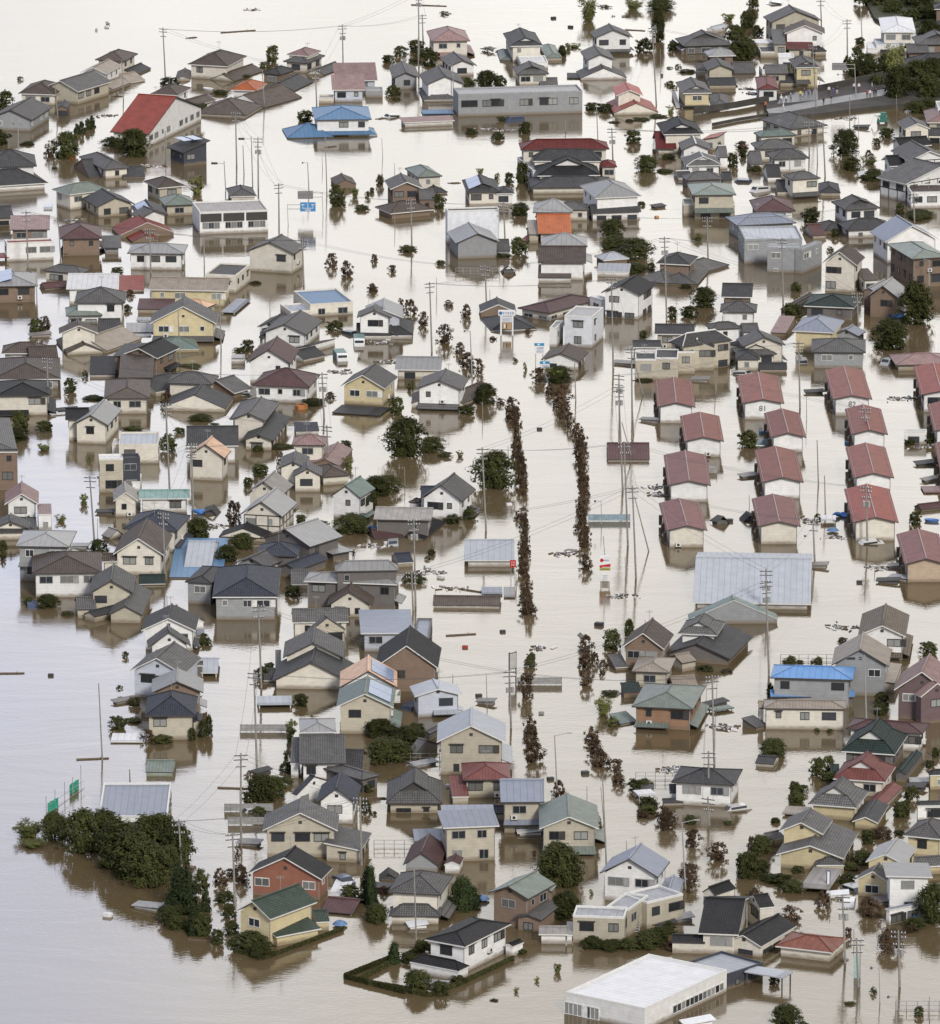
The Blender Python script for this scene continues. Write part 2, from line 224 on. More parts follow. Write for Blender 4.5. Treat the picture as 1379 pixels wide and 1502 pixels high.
DATA = r"""
@ 0 0
two-storey house under a brown pyramid roof, topmost of the far left row | 640,402 835,412 930,362 110 hb B c | 815,480 910,507 997,457 10 gb D b
cream house with a tan gabled roof just below the brown pyramid roof | 535,490 715,497 825,440 110 gb T w | 655,575 760,602 860,555 12 gb T c | 800,520 880,558 930,530 8 gb T c
long beige house with slate grey roof, middle of the far left row | 385,560 528,617 680,540 92 gb G b
white-walled house with brown hipped roof and a glazed porch, far left | 118,633 380,638 460,575 75 hb B c | 385,715 455,728 472,690 60 gb D n
all-grey gabled house at the left edge above the conifer hedge | -85,800 215,808 355,722 82 gb G g
white house with an enormous steep red barn roof | 705,905 1005,905 1385,720 95 ga R w r160
brown-roofed white house tucked behind the red barn roof | 1010,635 1200,642 1292,592 100 hb B w | 1180,700 1230,738 1380,665 6 gb B w
dark navy cube house with solar panels on its slanting roof | 1115,990 1230,1028 1431,1012 97 sa D k r62 +sol
cream cottage with ribbed grey roof below the round garden trees | 540,1055 700,1142 862,1118 70 hb G c | 495,1120 600,1195 690,1200 8 gb D n | 790,1150 830,1195 980,1188 8 gb D c
charcoal double-roofed house cut by the left edge | -110,1115 248,1118 230,1045 130 ha D w | -90,1275 325,1232 250,1165 45 ha D w
house with a flat-hipped verdigris roof and balcony, upper left | 357,1275 465,1312 735,1275 110 hb V c
beige house with dark grey gable, in front of the verdigris roof | 560,1335 650,1395 905,1370 75 ga D b
small grey gabled house with a shiny solar water heater, upper left | 880,1390 925,1450 1130,1440 70 ga D c +sol
beige house with a small brown hipped roof above the black-panelled hall | 970,1222 1065,1268 1250,1250 100 hb B b
house with olive grey hipped roof left of the black-panelled hall | 1070,1335 1110,1385 1320,1370 75 hb V b
@ 270 0
cream L-shaped house with brown roof alone at the top left | 5,442 295,447 430,378 95 hb B c | 250,505 340,545 485,470 6 gb B c | -55,515 40,540 45,480 6 gb B c
small white house with a bright orange tiled roof | 312,605 490,612 560,560 60 hb O w | 400,655 540,725 680,640 6 gb B w
low house sunk to its wide dusty brown roof below the orange one | 100,750 415,780 525,708 15 hb B w
brown timber house with dark slate roof and sunken wing | 490,500 650,502 770,470 60 hb D n | 570,580 745,612 855,548 6 gb D n
cream house with stacked grey and pinkish roofs, far end of the upper row | 655,418 830,425 955,375 70 hb G c | 680,372 840,378 930,345 105 hb P c | 880,470 945,505 1025,445 6 gb G c
pale lavender house with two slanting pink roofs | 1020,555 1305,540 1295,490 62 sa P l r70 | 1000,612 1222,604 1215,560 85 sa P l r60 | 1225,610 1340,612 1335,585 45 f L g
white house with broad bright blue hipped roofs at two levels | 865,725 880,808 1262,792 112 hb U w r75 | 670,870 695,930 1000,905 6 hb U w | 1090,870 1110,914 1300,905 6 hb U w
cream storage hut beside the lavender house | 908,655 1010,657 1012,637 40 f L c
tiny brown-roofed hut standing alone in the flooded junction | 988,1200 1015,1245 1160,1235 25 ga B n
small cream kiosk with pale grey roof behind the black-panelled hall | 290,1270 310,1325 482,1305 40 hb G c
@ 540 0
cream two-storey house with rose pink hipped roof, top centre | 400,210 425,278 680,258 108 hb P c
white house with two small grey gables below the rose pink roof | 500,390 545,447 705,415 68 ga G w
grey-walled gabled house left of the long grey office block | 140,450 165,525 345,515 80 ga G g
white-gabled house with slate roof against the end of the long grey office block | 350,500 390,570 640,545 112 ga G w | 345,595 375,675 600,662 14 hb G g
long flat-roofed grey office block with a row of wide windows | 590,592 608,635 1436,600 150 f L g +bay
low pink-roofed shed tilting in the water by the grey office block | 238,800 240,826 557,790 35 sb P w r10
sunken shed with a strip of blue roof behind the pink shed | 365,740 368,766 575,752 9 f U d
tall cream house with dark slate roof and green wings, top centre | 912,225 960,310 1175,298 112 ia D c | 870,340 890,405 970,395 8 hb V g | 1155,310 1200,390 1305,380 20 hb V c
cream house with ribbed grey gable behind the grey office block | 975,450 1005,500 1218,492 82 ia G c | 1150,545 1160,577 1280,572 8 gb G c
white flat-roofed annexe behind the ribbed grey gable | 1015,375 1030,420 1205,400 45 f W w
cream house with pale sage hipped roof left of the water tower tree | 248,1135 335,1195 500,1185 100 hb V c | 345,1265 400,1302 545,1300 10 hb D c
brown-grey house with blue-grey roof and lean-to of brown sheets | 115,1215 150,1275 362,1255 115 ga G n | 330,1300 345,1345 452,1350 60 gb G n | 50,1395 150,1440 440,1410 42 hb B n
dark-roofed cream house with a roof window, right of the blue-grey gable | 635,1215 665,1295 890,1285 100 ia D c +sol | 850,1270 860,1305 985,1300 85 hb D w
~ hedge 490 910 640 790
@ 0 0
t g 40 745 120 130
t g 0 985 140 110
t c 520 905 60 80
t c 550 905 65 100
t c 590 880 60 90
t c 620 860 60 90
t g 450 1080 180 180
t r 345 1060 90 110
t b 190 985 100 35
t g 900 1070 220 190
t g 770 1000 200 80
t g 1140 580 130 60
t d 130 545 60 40
t d 728 170 50 28
t d 648 208 26 22
t y 1330 1320 120 130
t b 365 1140 40 18
t b 1355 740 80 50
p 1115 520 1098 185 u
p 833 670 820 400 p
p 122 1050 122 830 l
p 390 800 372 565 p
p 1118 1080 1113 880 p
x crate 720 185 W
x drift 715 780
x drift 1030 1120
x car 325 1400
x plank 790 650
x crate 478 1065 O
@ 270 0
t g 595 430 90 120
t g 540 465 70 50
t g 815 830 130 85
t b 245 645 110 45
t g 420 530 60 30
t g 1365 425 60 55
t y 1150 1335 80 70
t r 1320 1255 50 75
t g 1035 1390 110 140
t b 1238 1335 40 50
t b 1268 1300 30 40
t b 1200 1425 110 50
t b 115 735 90 40
p 355 1110 347 755 u
p 405 1170 397 980 p
p 463 1250 453 920 s
p 501 1270 498 925 t
p 282 1290 270 1085 s
p 641 1545 638 1235 u
p 843 1290 833 1095 l
p 963 1290 952 920 p
p 935 1140 930 1050 p
p 895 700 885 470 u
p 543 720 527 470 p
p 1073 485 1068 165 t
p 703 1515 697 1375 sb
p 938 1450 932 1295 sg
x log 365 213
x plank 990 990
x plank 1330 800
x boat 160 605
x drift 455 65
x plank 50 255
@ 540 0
t g 140 430 80 60
t g 215 380 90 70
t g 320 360 130 90
t g 420 455 130 130
t b 310 430 70 40
t b 360 395 80 70
t b 165 650 100 80
t b 190 680 60 30
t d 520 105 100 35
t d 810 360 130 50
t g 800 590 170 110
t g 890 590 100 80
t g 680 590 90 70
t b 1310 380 55 75
t g 85 1250 50 70
t b 25 1300 30 40
t b 870 945 90 60
t b 900 820 70 40
t b 1060 905 80 90
t b 690 910 90 50
t g 1040 1240 100 140
t g 950 1245 70 80
t g 870 1210 40 45
t y 755 1180 60 50
t g 1030 1460 110 90
t g 480 1410 90 100
t y 1350 340 60 50
p 343 420 340 -60 t
p 372 310 365 95 u
p 340 480 336 255 p
p 578 680 570 440 l
p 1332 880 1328 800 p
p 180 1180 178 1100 p
p 100 1060 92 930 p
x log 410 38
x van 985 815
x drift 820 870
x drift 930 880
x crate 1365 185 D
x crate 1250 125 D
x plank 580 1235
x car 160 787
@ 810 0
white two-storey house with grey gable and two windows, north end of its column | 245,215 285,255 555,262 115 ga G w
white house with grey gable over a half-sunken white porch gable | 190,345 230,405 420,395 110 ga G w | 175,480 190,528 490,500 12 ga G w | 100,490 100,525 200,525 8 f D d
small cream house with salmon pink roofs trimmed in red | 405,590 430,645 610,635 110 ga S c | 370,690 415,762 710,745 15 ga S c
low house with wide ribbed dark roof beside the blue sheeted roof | 830,260 885,310 1210,300 60 ia G d | 785,280 870,335 930,345 30 ga D d | 900,345 915,362 1040,362 2 f D w
shed under a blue sheeted roof, upper right | 1010,200 1100,200 1195,180 25 gb E w
grey hipped house just behind the cream-gabled slate-roofed one, upper right | 1025,345 1055,378 1235,368 85 hb L n | 1190,450 1230,495 1370,485 6 gb G n
beige-gabled house with slate roof above the yellow-walled house | 1010,425 1045,475 1235,475 105 ga G b | 1045,545 1060,575 1240,568 25 gb D b | 965,450 980,480 1040,478 40 gb G b
yellow-walled house with blue-grey roof at the end of the flood-damaged levee road | 835,555 880,628 1070,615 100 ia G y | 1060,640 1070,710 1195,708 12 hb G y | 805,640 835,722 860,715 8 sb L y | 850,690 870,720 1060,712 12 f D y
cream house with near-black roof and red skirt, below the levee road | 705,830 750,905 1015,892 130 ia K c | 675,930 700,1003 840,1003 40 gb v c | 1000,900 1010,940 1075,975 70 sa S c
large slate roofed house with white ridge lines, upper tier of right cluster | 840,960 870,1010 1080,1030 110 ga G w | 870,1060 905,1118 1140,1105 80 ia G w | 1100,1010 1130,1060 1190,1065 80 gb G w | 820,1170 850,1200 940,1195 15 gb D w
dark slate roofed house with fallen white fence, between white-ridged house and sage house | 870,1180 905,1215 1150,1200 60 ha G d | 1130,1180 1150,1215 1210,1205 25 gb D d
beige two-storey house with sage green gable roof and long balcony | 915,1240 945,1315 1235,1298 165 hb V b r60 | 870,1340 885,1375 1235,1385 80 f b b
white house with two-tone grey hipped roof and slate skirt, below the dark temple-like roofs | 190,1250 290,1335 590,1312 155 hb L w | 240,1400 265,1435 595,1418 60 gb D w
low grey hipped roof left of the two-tone white house | 20,1380 20,1415 245,1400 75 hb G c
dark temple-like house with many overlapping charcoal roofs and maroon rear roof | -115,1050 -130,1085 330,1075 125 hb D c r100 | -225,965 -211,1010 385,1003 165 hb v c r75 | -115,1120 -100,1185 320,1165 90 ia K c | -150,1200 -145,1265 400,1235 45 hb D c r40 | -230,1060 -130,1150 -20,1130 90 f L w | 320,1090 330,1125 435,1120 90 hb v c | -310,1010 -230,1060 -210,1110 40 sa v w
t y 245 155 150 150
t g 730 90 190 100
t y 550 80 150 80
t d 360 60 120 30
t d 490 120 70 20
t d 415 115 40 16
t g 715 290 110 200
t g 615 360 120 100
t g 815 345 80 60
t g 1330 190 110 120
t y 1190 150 110 60
t g 1230 300 140 130
t g 1320 390 150 120
t b 65 370 55 70
t y 150 330 110 40
t b 910 500 120 35
t b 850 460 50 30
t b 790 580 60 40
t b 820 600 50 30
t b 790 465 40 18
t b 740 515 24 20
t y 800 770 70 60
t g 270 750 120 60
t g 360 765 120 70
t b 600 820 120 30
t b 720 800 120 30
t b 520 825 60 25
t b 420 835 80 20
t g 545 970 110 90
t g 630 1170 150 120
t b 780 1080 90 50
t b 760 1170 120 35
t b 1110 1010 80 60
t r 1280 1010 90 60
t g 1290 1060 50 60
t g 1215 1130 90 100
t b 600 1390 60 35
p 310 970 298 690 p
p 410 1070 402 860 t
p 702 705 675 180 t
p 735 480 730 330 p
p 95 870 90 810 p
x slab 715 1398
x car 1050 750
x drift 1030 1260
x drift 1330 600
x log 560 205
x dish 1110 742
@ 1079 0
two-storey beige house with sheet-metal lean-tos, largest at the upper right | 225,110 235,150 540,105 140 ga G b | 320,185 330,225 605,240 130 ga B w | 240,220 260,300 340,290 90 sb G b | 330,240 345,330 520,300 60 sb v b | 120,265 140,290 240,270 60 f W b | 150,310 170,350 290,350 40 f G b | 520,320 535,345 600,330 30 hb D b
small white shed with maroon roof on the levee | 130,520 150,600 290,600 95 hb v w r60
narrow yellow-beige house with slate roof beside the levee crowd | 360,400 405,455 560,445 140 ia G y | 190,460 200,495 350,480 90 gb G b | 290,520 300,555 410,550 30 gb D b
white-walled annexe behind the narrow yellow-beige house | 285,355 290,385 395,385 60 f W w | 170,440 180,470 330,450 40 f W w
white house with bright metal roof in front of the wooded bank | 965,120 985,215 1215,210 130 hb W c r30 | 930,260 950,300 1190,300 60 f l w | 885,280 890,325 960,320 45 f W w
dark slate roofed house half hidden at the right edge beside the poplar | 1195,250 1230,300 1500,280 150 ia G n | 1135,320 1160,355 1300,345 110 gb G n | 1130,400 1180,460 1600,440 60 hb D r
grey-brown building cut by the upper right corner | 1320,30 1340,60 1600,80 150 hb D n r60
green hipped-roof house leading the stack of four, right of the maroon garden tree | 110,895 165,922 425,918 85 hb N c | 280,790 370,870 485,800 60 hb G c
beige house with slate hipped roof second in the stack of four | 110,965 145,1005 400,985 90 hb G c | 75,1050 110,1105 180,1095 40 gb G c
white house with slate hipped roof third in the stack of four | 205,1030 250,1072 495,1062 95 hb G w | 185,1140 215,1192 310,1190 40 gb D w
cream-walled house with brown-grey hipped roof, lowest in the stack of four | 320,1180 380,1212 575,1200 130 hb G c | 550,1240 560,1300 705,1285 20 hb D c | 265,1240 280,1290 380,1300 30 gb D c
low house with long maroon-brown roof beside the sage green gable | 105,1350 130,1425 390,1392 70 hb M w
grey gabled white house with a fan-shaped front roof, right of the long maroon roof | 650,1360 740,1415 970,1395 110 ia G w
small temple-like house with curling slate roof on the bank | 1090,820 1140,870 1310,862 110 ga G c | 1290,880 1300,910 1400,930 60 gb D c
half-timbered white and slate house, largest at the right edge | 1110,1010 1170,1085 1360,1020 150 ga G w +tim | 1095,1170 1150,1240 1440,1110 130 ga G w r60 +tim | 1010,1075 1040,1120 1120,1090 100 gb K w | 1105,950 1110,990 1250,940 120 gb K w
white house with brown flat eave roof and large window band at the right edge | 1145,1240 1185,1295 1480,1290 110 f B w
pale roofed hut at the right edge below the wooded bank | 1275,745 1290,825 1480,800 60 hb P b | 1350,680 1365,725 1480,720 120 f L w
pale roofed carport on the water in front of the half-timbered house | 822,1155 830,1188 1015,1185 10 f W w
t g 70 200 90 120
t g 120 60 80 100
t g 40 420 190 170
t g 150 250 90 80
t g 30 240 90 60
t g 1190 60 160 90
t g 1270 150 180 110
t g 1000 40 120 60
t g 1090 70 120 80
t y 1070 560 150 240
t g 1090 690 210 230
t g 1290 690 200 190
t g 1370 660 140 120
t g 1220 770 150 90
t g 820 440 80 120
t g 760 470 60 90
t g 900 550 160 140
t g 910 420 80 60
t g 980 510 120 80
t g 840 300 80 50
t g 740 1060 210 180
t g 790 1160 130 100
t g 950 980 60 50
t g 1020 930 100 70
t y 900 1120 140 70
t g 935 1230 150 90
t r 1010 1310 70 70
t r 900 1060 60 50
t b 865 1215 60 40
t b 1060 1200 50 30
t r 45 1010 90 60
t g 50 1065 50 60
t y 500 1465 100 60
t g 1110 1330 70 90
t g 1240 1470 180 60
t b 130 1160 110 50
t y 350 480 70 40
p 580 165 573 -20 u
p 755 370 752 130 u
p 855 270 843 40 l
p 567 620 567 490 l
p 545 750 520 300 u
p 815 670 803 430 sg
p 770 870 770 650 p
p 605 1190 588 830 u
p 498 1040 495 820 u
p 553 1100 548 860 p
p 370 1260 365 1070 p
p 1090 750 1085 640 p
p 830 870 830 790 l
p 1208 1471 1200 1330 p
p 725 590 722 500 l
x excavator 990 830
x slab 700 755
x slab 850 865
x car 270 25
x car 60 1225
x van 165 1290
x drift 110 630
x drift 760 800
@ 1079 0
t g 860 40 120 110
t g 960 60 120 100
t g 1060 110 150 110
t g 1150 40 130 110
t g 1250 90 160 140
t g 1340 170 150 140
t g 1180 170 140 110
t g 1300 290 160 150
t g 1230 560 200 150
t g 1330 560 180 160
t g 1160 640 140 120
t g 1310 760 150 100
t g 1250 640 150 120
t g 870 480 120 120
t g 800 520 90 110
t g 950 600 110 90
t g 1010 480 110 110
@ 0 296
brown-eaved house corner at the left edge above the pink metal roof | -100,60 -60,110 90,98 60 gb D c
white shop house with two pink metal roofs and a red canopy | 70,115 65,188 335,185 130 sb P n r25 | 30,255 45,278 360,265 125 f R w | -60,345 -60,375 60,372 30 f R w
brown-walled house with wine-coloured tiled roof and leaning grey shed | 400,170 405,248 688,235 120 hb M n | 690,255 690,310 818,292 50 sb G g | 410,320 430,352 650,335 12 gb D d
white dormer house rising from a spread of rust red roofs | 885,80 950,110 1125,85 90 ga G w | 755,170 810,225 1170,200 20 ga R n | 870,235 890,268 1060,240 8 ga R n
low house with broad slate roof behind the solar-panelled cabin | 265,475 545,485 665,460 75 hb G c | 280,560 300,585 450,560 10 gb M c
white house with blue base band and symmetric grey hip roof | 855,350 1240,350 1270,290 115 ha L w r85
brown cabin with cream roof covered by solar panels at the left edge | -60,480 -60,570 255,555 115 hb L n r30 +sol
white house with dazzling white metal roof | 475,495 445,585 795,580 110 gb W w r20
low red-roofed shed beside the dazzling white roof | 805,515 800,600 970,595 12 sb R n r20
white house with grey hipped roof in front of the dazzling white roof | 520,610 500,680 845,672 140 ha G w | 440,715 445,768 690,765 60 hb V w | 660,820 665,885 815,885 10 gb D w
small cream house with brown gable and double grey skirts | 395,850 400,890 665,885 125 ga B c | 375,930 450,1020 700,1010 15 ga B c | 640,900 720,1005 755,895 15 gb T c
low house with broad slate and brown-pink roof layers at the left edge | 20,970 10,1022 320,1020 70 hb B g | -60,1060 -60,1200 410,1195 70 hb B g r60 | 180,1000 200,1055 390,1040 60 gb B g
cream house with black hipped roof at the left edge below the brown-pink roofs | -30,1210 -30,1308 340,1300 140 ha K c r70
charcoal house of stepped black roofs in the middle left | 910,985 1060,1055 1137,975 130 gb K n | 755,1045 920,1045 1000,960 120 sB D n r10 | 610,1070 605,1165 780,1165 20 sb K w | 815,1050 800,1185 1030,1185 110 sb B n r30
cream house under a big brown block roof in front of the stepped charcoal house | 710,1200 700,1325 1010,1320 110 hb B c r40 | 1010,1200 1050,1285 1110,1210 30 gb D c
yellow-beige house with pleated tan roof and long dark window | 1005,590 1000,590 1530,600 110 gb T y r50
cottage with peach orange roof behind the big ochre gable | 1150,715 1380,720 1500,690 110 hb Q b
big ochre gabled house with green sheet roof at its foot | 1010,815 1010,818 1460,820 125 ga G y r115 | 1035,935 1065,1000 1350,1000 20 hb N y r90
low tan sheds with flat roofs left of the ochre gable | 925,775 920,800 1010,802 20 f L b | 855,845 850,880 1035,875 8 sb L b | 835,890 835,908 1020,908 4 f L b
wine-roofed lean-to below the yellow-beige house | 940,680 925,722 1170,720 30 sb M b
t g 240 900 110 110
t r 300 870 90 100
t g 470 1290 90 100
t g 575 1185 45 50
t b 630 1345 150 40
t g 790 485 90 50
t g 860 740 60 50
t r 880 640 70 50
t b 890 940 90 40
t r 1110 1380 70 90
t b 1290 1125 150 25
t g 90 1450 130 50
t r 1140 1320 60 60
p 190 440 175 60 u
p 410 380 385 40 p
p 250 700 243 470 l
p 1017 480 1010 180 u
p 325 1390 318 1050 u
p 1215 1090 1200 730 p
p 1120 1471 1118 1380 p
x slab 270 905
x car 45 1400
x drift 480 125
x slab 450 1415
@ 270 296
flat hall with black panelled windows, white frame and corrugated roof | 60,0 105,70 560,45 150 f Z w +blk
plain cream gabled warehouse with roof opening beside the road sign | 405,335 740,350 830,300 140 gb G c r70
cream house with blue-grey flat roof and three small windows | 130,495 350,495 450,420 120 f D c | 245,745 345,745 450,655 15 f l c
cream shop with pale blue metal roof and orange corner | 720,600 850,690 1175,700 85 f U c | 655,690 720,740 850,720 50 f l c
white house with grey gabled roof and skylight, centre left | 560,850 825,895 920,800 100 gb G w | 465,860 640,850 740,790 70 gb D w | 505,915 720,915 740,860 60 hb D w | 770,1010 810,1062 860,1010 20 gb D w | 840,960 850,1000 920,935 20 sB D w
white house with split dark brown gable roofs, centre left | 415,1088 720,1090 780,1000 140 gb M w r90
white bungalow with spreading brown hipped roof | 445,1250 845,1250 925,1165 115 ha M w
cream house with slate hipped roof left of the brown hipped bungalow | -130,1228 190,1230 240,1175 105 ha G c | 205,1215 340,1290 375,1240 40 gb G n | -150,1395 280,1395 340,1320 25 gb D c
slate-gabled house in the bottom row under the brown hipped bungalow | 300,1471 560,1471 640,1350 60 ha G g
pale cream storage shed with thick grey lid roof | 318,1050 408,1052 412,1028 40 f L w
yellow house with grey gable and dark tiled awning | 1035,1258 1355,1260 1450,1180 120 gb G y r85 | 1035,1390 1320,1440 1360,1385 10 f D n
blue-trimmed white gabled house with slate skirt, right of the pale blue metal roof | 1165,775 1165,778 1400,780 150 ga G w r50 | 1165,845 1160,900 1400,900 30 gb D w
t r 1000 440 90 90
t r 1100 510 90 110
t r 1283 405 50 55
t r 1275 610 75 60
t g 1010 870 120 70
t g 430 1010 100 80
t g 370 1020 80 40
t b 480 560 80 30
t b 1040 35 100 60
t b 870 1380 160 60
t r 990 1330 80 50
p 642 250 640 0 p
p 808 560 798 250 u
p 250 990 240 650 p
p 945 1460 930 1150 t
p 580 750 578 640 p
p 137 430 133 210 l
x car 390 1300
x truck 1050 1050
x truck 1180 950
x drift 1060 1150
x crate 790 1390 O
x drift 1300 940
x car 1120 890
@ 540 296
tall white house with grey block behind a grey gabled front, top of the avenue | 520,40 535,60 885,50 225 f D W +blk0 | 530,205 590,280 885,262 110 ga L g | 850,280 870,330 960,330 40 gb G g
low brown roofed building with a big shop signboard, right of the avenue | 765,790 1000,740 1185,690 30 gb D n | 760,790 830,870 1140,860 4 hb D n
orange-red tiled house right of the grey gabled front | 1130,100 1145,215 1370,190 70 gb O c r15 | 1070,150 1085,220 1150,215 60 sb T b | 1010,190 1020,260 1110,320 6 sb R n r10
white house with two-tone grey pyramid roof and brown lean-tos, below the orange-red roof | 1170,240 1170,300 1480,298 175 hb L w | 1150,310 1145,410 1470,410 120 gb B w r15 | 1150,450 1145,510 1370,508 35 sb B w
blue-skirted house with light grey gables beside the first red shrubs of the avenue | -20,700 -20,780 235,788 130 ga L l | 30,800 20,895 300,890 30 hb D w
low cream shed with thin worn grey roof above the avenue's left row | 215,1050 180,1130 500,1100 70 gb L c r8
white house with brown-grey gables above the avenue's left row | 380,1180 320,1258 650,1240 140 ga G w r60 | 300,1290 290,1360 640,1360 30 ga B c | 560,1290 640,1360 740,1250 20 gb B c
pale flat-roofed grey house behind the orange-red one | 1120,10 1110,70 1379,70 75 hb L b
t b 275 345 140 60
t r 40 405 50 50
t r 165 475 65 50
t b 490 430 70 40
t r 30 610 70 60
t r 220 720 50 70
t r 285 770 90 110
t r 370 840 80 100
t r 545 710 70 50
t r 660 785 75 90
t r 515 960 110 130
t r 615 1030 80 80
t r 665 1120 110 100
t r 745 1160 80 100
t r 840 935 60 30
t g 790 1370 150 140
t g 670 1440 120 80
t g 195 1440 120 120
t g 290 1270 50 60
t r 895 1370 60 50
t r 960 1470 90 80
t y 995 1080 50 30
t y 1060 1140 40 60
t r 1155 1220 110 100
t r 1230 1310 80 80
t r 1300 1400 110 80
t y 1270 1230 160 110
t g 1020 360 130 120
t g 1020 100 120 90
t b 880 380 170 50
t r 1080 890 60 40
p 295 290 288 -20 u
p 430 1010 415 540 u
p 463 640 460 510 p
p 800 715 788 430 u
p 925 290 913 0 u
p 703 1200 688 870 l
p 823 700 820 590 p
p 775 1471 770 1350 p
p 182 180 178 60 p
x shopsign 935 870
x bluesign 1155 1060
x bluesign 1195 1160
x railing 740 490
x wreck 945 475
x drift 60 950
x drift 140 1080
@ 810 296
white modern house with black gable roof, right of the avenue top | 330,610 595,628 700,555 170 gb K w | 295,630 330,660 350,640 100 f W w
white two-storey shop with dark brown diagonal stripe | 75,770 270,775 350,710 210 f L W | -20,850 30,850 75,800 130 f L w | 110,850 265,850 270,800 120 f M W
cream building with maroon mansard roof behind the striped white shop | -180,700 -20,750 280,650 60 hb M c r50
small white garage with brown roof, orange-trimmed, below the striped white shop | -65,1050 190,1075 240,1010 65 gb B w r50
low slate roofed pavilion with wide skirt right of the black-gabled white house | 700,415 930,425 985,370 110 hb D n | 660,490 770,552 1098,410 12 hb G d | 690,530 980,556 1098,412 10 hb G d r40
white shed with teal blue roof below the round dark trees | 310,440 300,468 520,475 35 sb E w
small hut with bright blue hipped roof among the dark trees | 340,360 345,395 460,350 40 hb E n
house with ribbed slate roof, topmost of the dark cluster by the red pennant | 1155,560 1140,640 1350,638 90 gb D n r50
house with slate hipped roof, second from top of the dark cluster | 1140,690 1130,740 1379,738 110 hb G w
white-gabled slate house in the middle of the dark cluster | 1020,830 1070,860 1290,860 130 hb G w | 1280,840 1290,880 1379,850 100 gb G w
house with broad blue-slate hipped roof and white ridge, behind the beige cube house | 760,945 880,975 1230,935 180 hb D b r85 | 860,960 860,976 1095,978 160 ia D b
beige-grey cube house with stepped parapet roof | 560,1010 560,1060 700,1050 140 f D b | 700,990 695,1050 850,1050 150 f D b | 840,975 850,1010 960,1000 150 f D b
small house with ribbed slate lid roof above the beige cube house | 700,830 690,890 960,880 110 gb D b r30 | 540,940 545,980 735,975 60 gb D w r20
cream house with slate roofs at the lower right of the dark cluster | 1210,950 1280,970 1420,900 60 hb D c | 1240,1010 1240,1060 1400,1050 80 hb D c
t g 410 250 180 130
t g 420 330 220 100
t g 560 400 230 150
t g 550 490 170 80
t g 670 470 60 60
t g 1020 720 170 140
t g 810 795 70 90
t g 930 790 130 90
t g 612 920 60 55
t y 985 270 100 60
t g 45 1230 170 120
t r 60 1400 140 160
t b 900 590 80 40
t b 1170 1100 120 60
t b 620 1220 130 30
p 772 795 757 235 t
p 1052 405 1045 100 u
p 412 1120 400 510 u
p 540 1471 535 980 u
p 618 1305 545 1030 p
p 455 1471 450 1160 t
p 160 1340 152 1085 p
p 1102 1300 1095 1125 p
p 1045 620 1042 560 p
p 865 350 863 325 p
x slab 1000 1205
x crate 705 105 Q
x plank 715 45
x car 1280 1160
x slab 490 1095
@ 1079 296
grey box house with white-rimmed blue-white roof and tan end wall | 20,165 60,252 450,245 165 f E g
smaller grey box house with white-rimmed roof beside the larger box | 210,285 215,305 445,318 170 f E g | 440,300 448,320 525,260 165 f E g
house with blue-slate pyramid roof behind the grey box houses | 0,165 10,160 410,140 100 hb I g r80
cream house with brown gable and two arched windows | 545,450 820,428 925,375 190 gb B c r110 | 810,480 870,530 940,510 90 sb B c
black-green roofed white house with porch, below the fan-roofed house | 740,140 750,190 1015,130 60 hb D w | 520,150 600,195 760,180 25 hb D n | 455,180 520,230 600,215 20 gb M c
white-walled hall with blue-grey gable at the right edge | 920,200 1010,270 1340,230 150 ga I w r100
apartment block with pale sage hipped roof at the right edge | 1020,285 1190,385 1440,370 200 hb V n r70
taupe house with pale gable and two skylights behind the big round trees | 835,680 1100,650 1290,600 140 gb L n r110 | 870,590 930,600 1040,540 130 gb L n
dark green-grey temple-like roof in the middle of the crowded right cluster | 450,710 800,715 860,640 90 hb X d r90 | 310,720 330,725 520,620 60 gb G d
house with blue-slate hipped roof and porch columns, in front of the temple-like roof | 370,880 665,882 740,800 150 hb I y | 690,870 830,905 850,870 90 gb I g
pale grey house with steep two-tone slate pyramid roof | 510,1015 878,1015 880,930 115 ha G g r95
cream house with brown-grey gable beside the steep pyramid roof house | 45,975 50,975 340,965 130 ga G c | 20,1035 20,1036 280,1025 80 ia G c | 150,1100 160,1130 350,1140 15 gb D c
low shed with rusty pale roof behind the crowded right cluster | 250,860 340,885 395,800 25 sa P n
low hall with ribbed pink-grey roof at the right edge | 1080,1098 1080,1100 1480,1092 45 hb P b r70
t g 510 150 130 110
t g 1110 90 60 80
t g 1240 130 180 60
t g 670 240 60 60
t g 410 610 75 70
t g 380 790 140 110
t g 1210 840 260 280
t g 1040 1010 260 210
t g 640 340 50 40
t b 780 230 50 40
p 1208 135 1200 -60 u
p 322 690 312 245 u
p 435 1390 425 940 t
p 480 1471 478 1310 p
p 830 850 820 610 u
p 1305 600 1305 390 l
p 1160 520 1140 430 p
x van 1040 1090
x car 450 1080
x drift 1080 1330
x sheet 1080 780
x slab 530 1290
x drift 1220 1320
@ 0 591
tall taupe apartment block with grey roof cut by the left edge | -150,330 -120,330 120,330 260 gb G n r100 | -260,300 120,325 60,100 260 hb G n r60
cream house with two grey gable slopes and black side roof, left of the white-metal-roofed house | 500,130 730,150 820,45 135 gb L c r65 | 440,40 440,110 600,108 150 gb K c r12 | 330,70 345,80 570,60 8 f W w
beige house with flat bright metal roof between the cream gabled and the two-tone cube house | 810,195 800,278 1068,272 130 f E c | 770,240 755,280 805,278 100 f W c
white cube house with one dark grey wall panel and rooftop fins | 668,372 668,375 830,372 230 f W b | 830,370 830,372 945,368 230 f D k | 672,525 672,530 945,530 70 f W w
light grey steel garden shed with pointed roof | 760,590 765,660 930,655 110 ga Z c r60
glasshouse shed with green glass roof strips | 940,590 935,645 1280,640 100 gb Y w r12
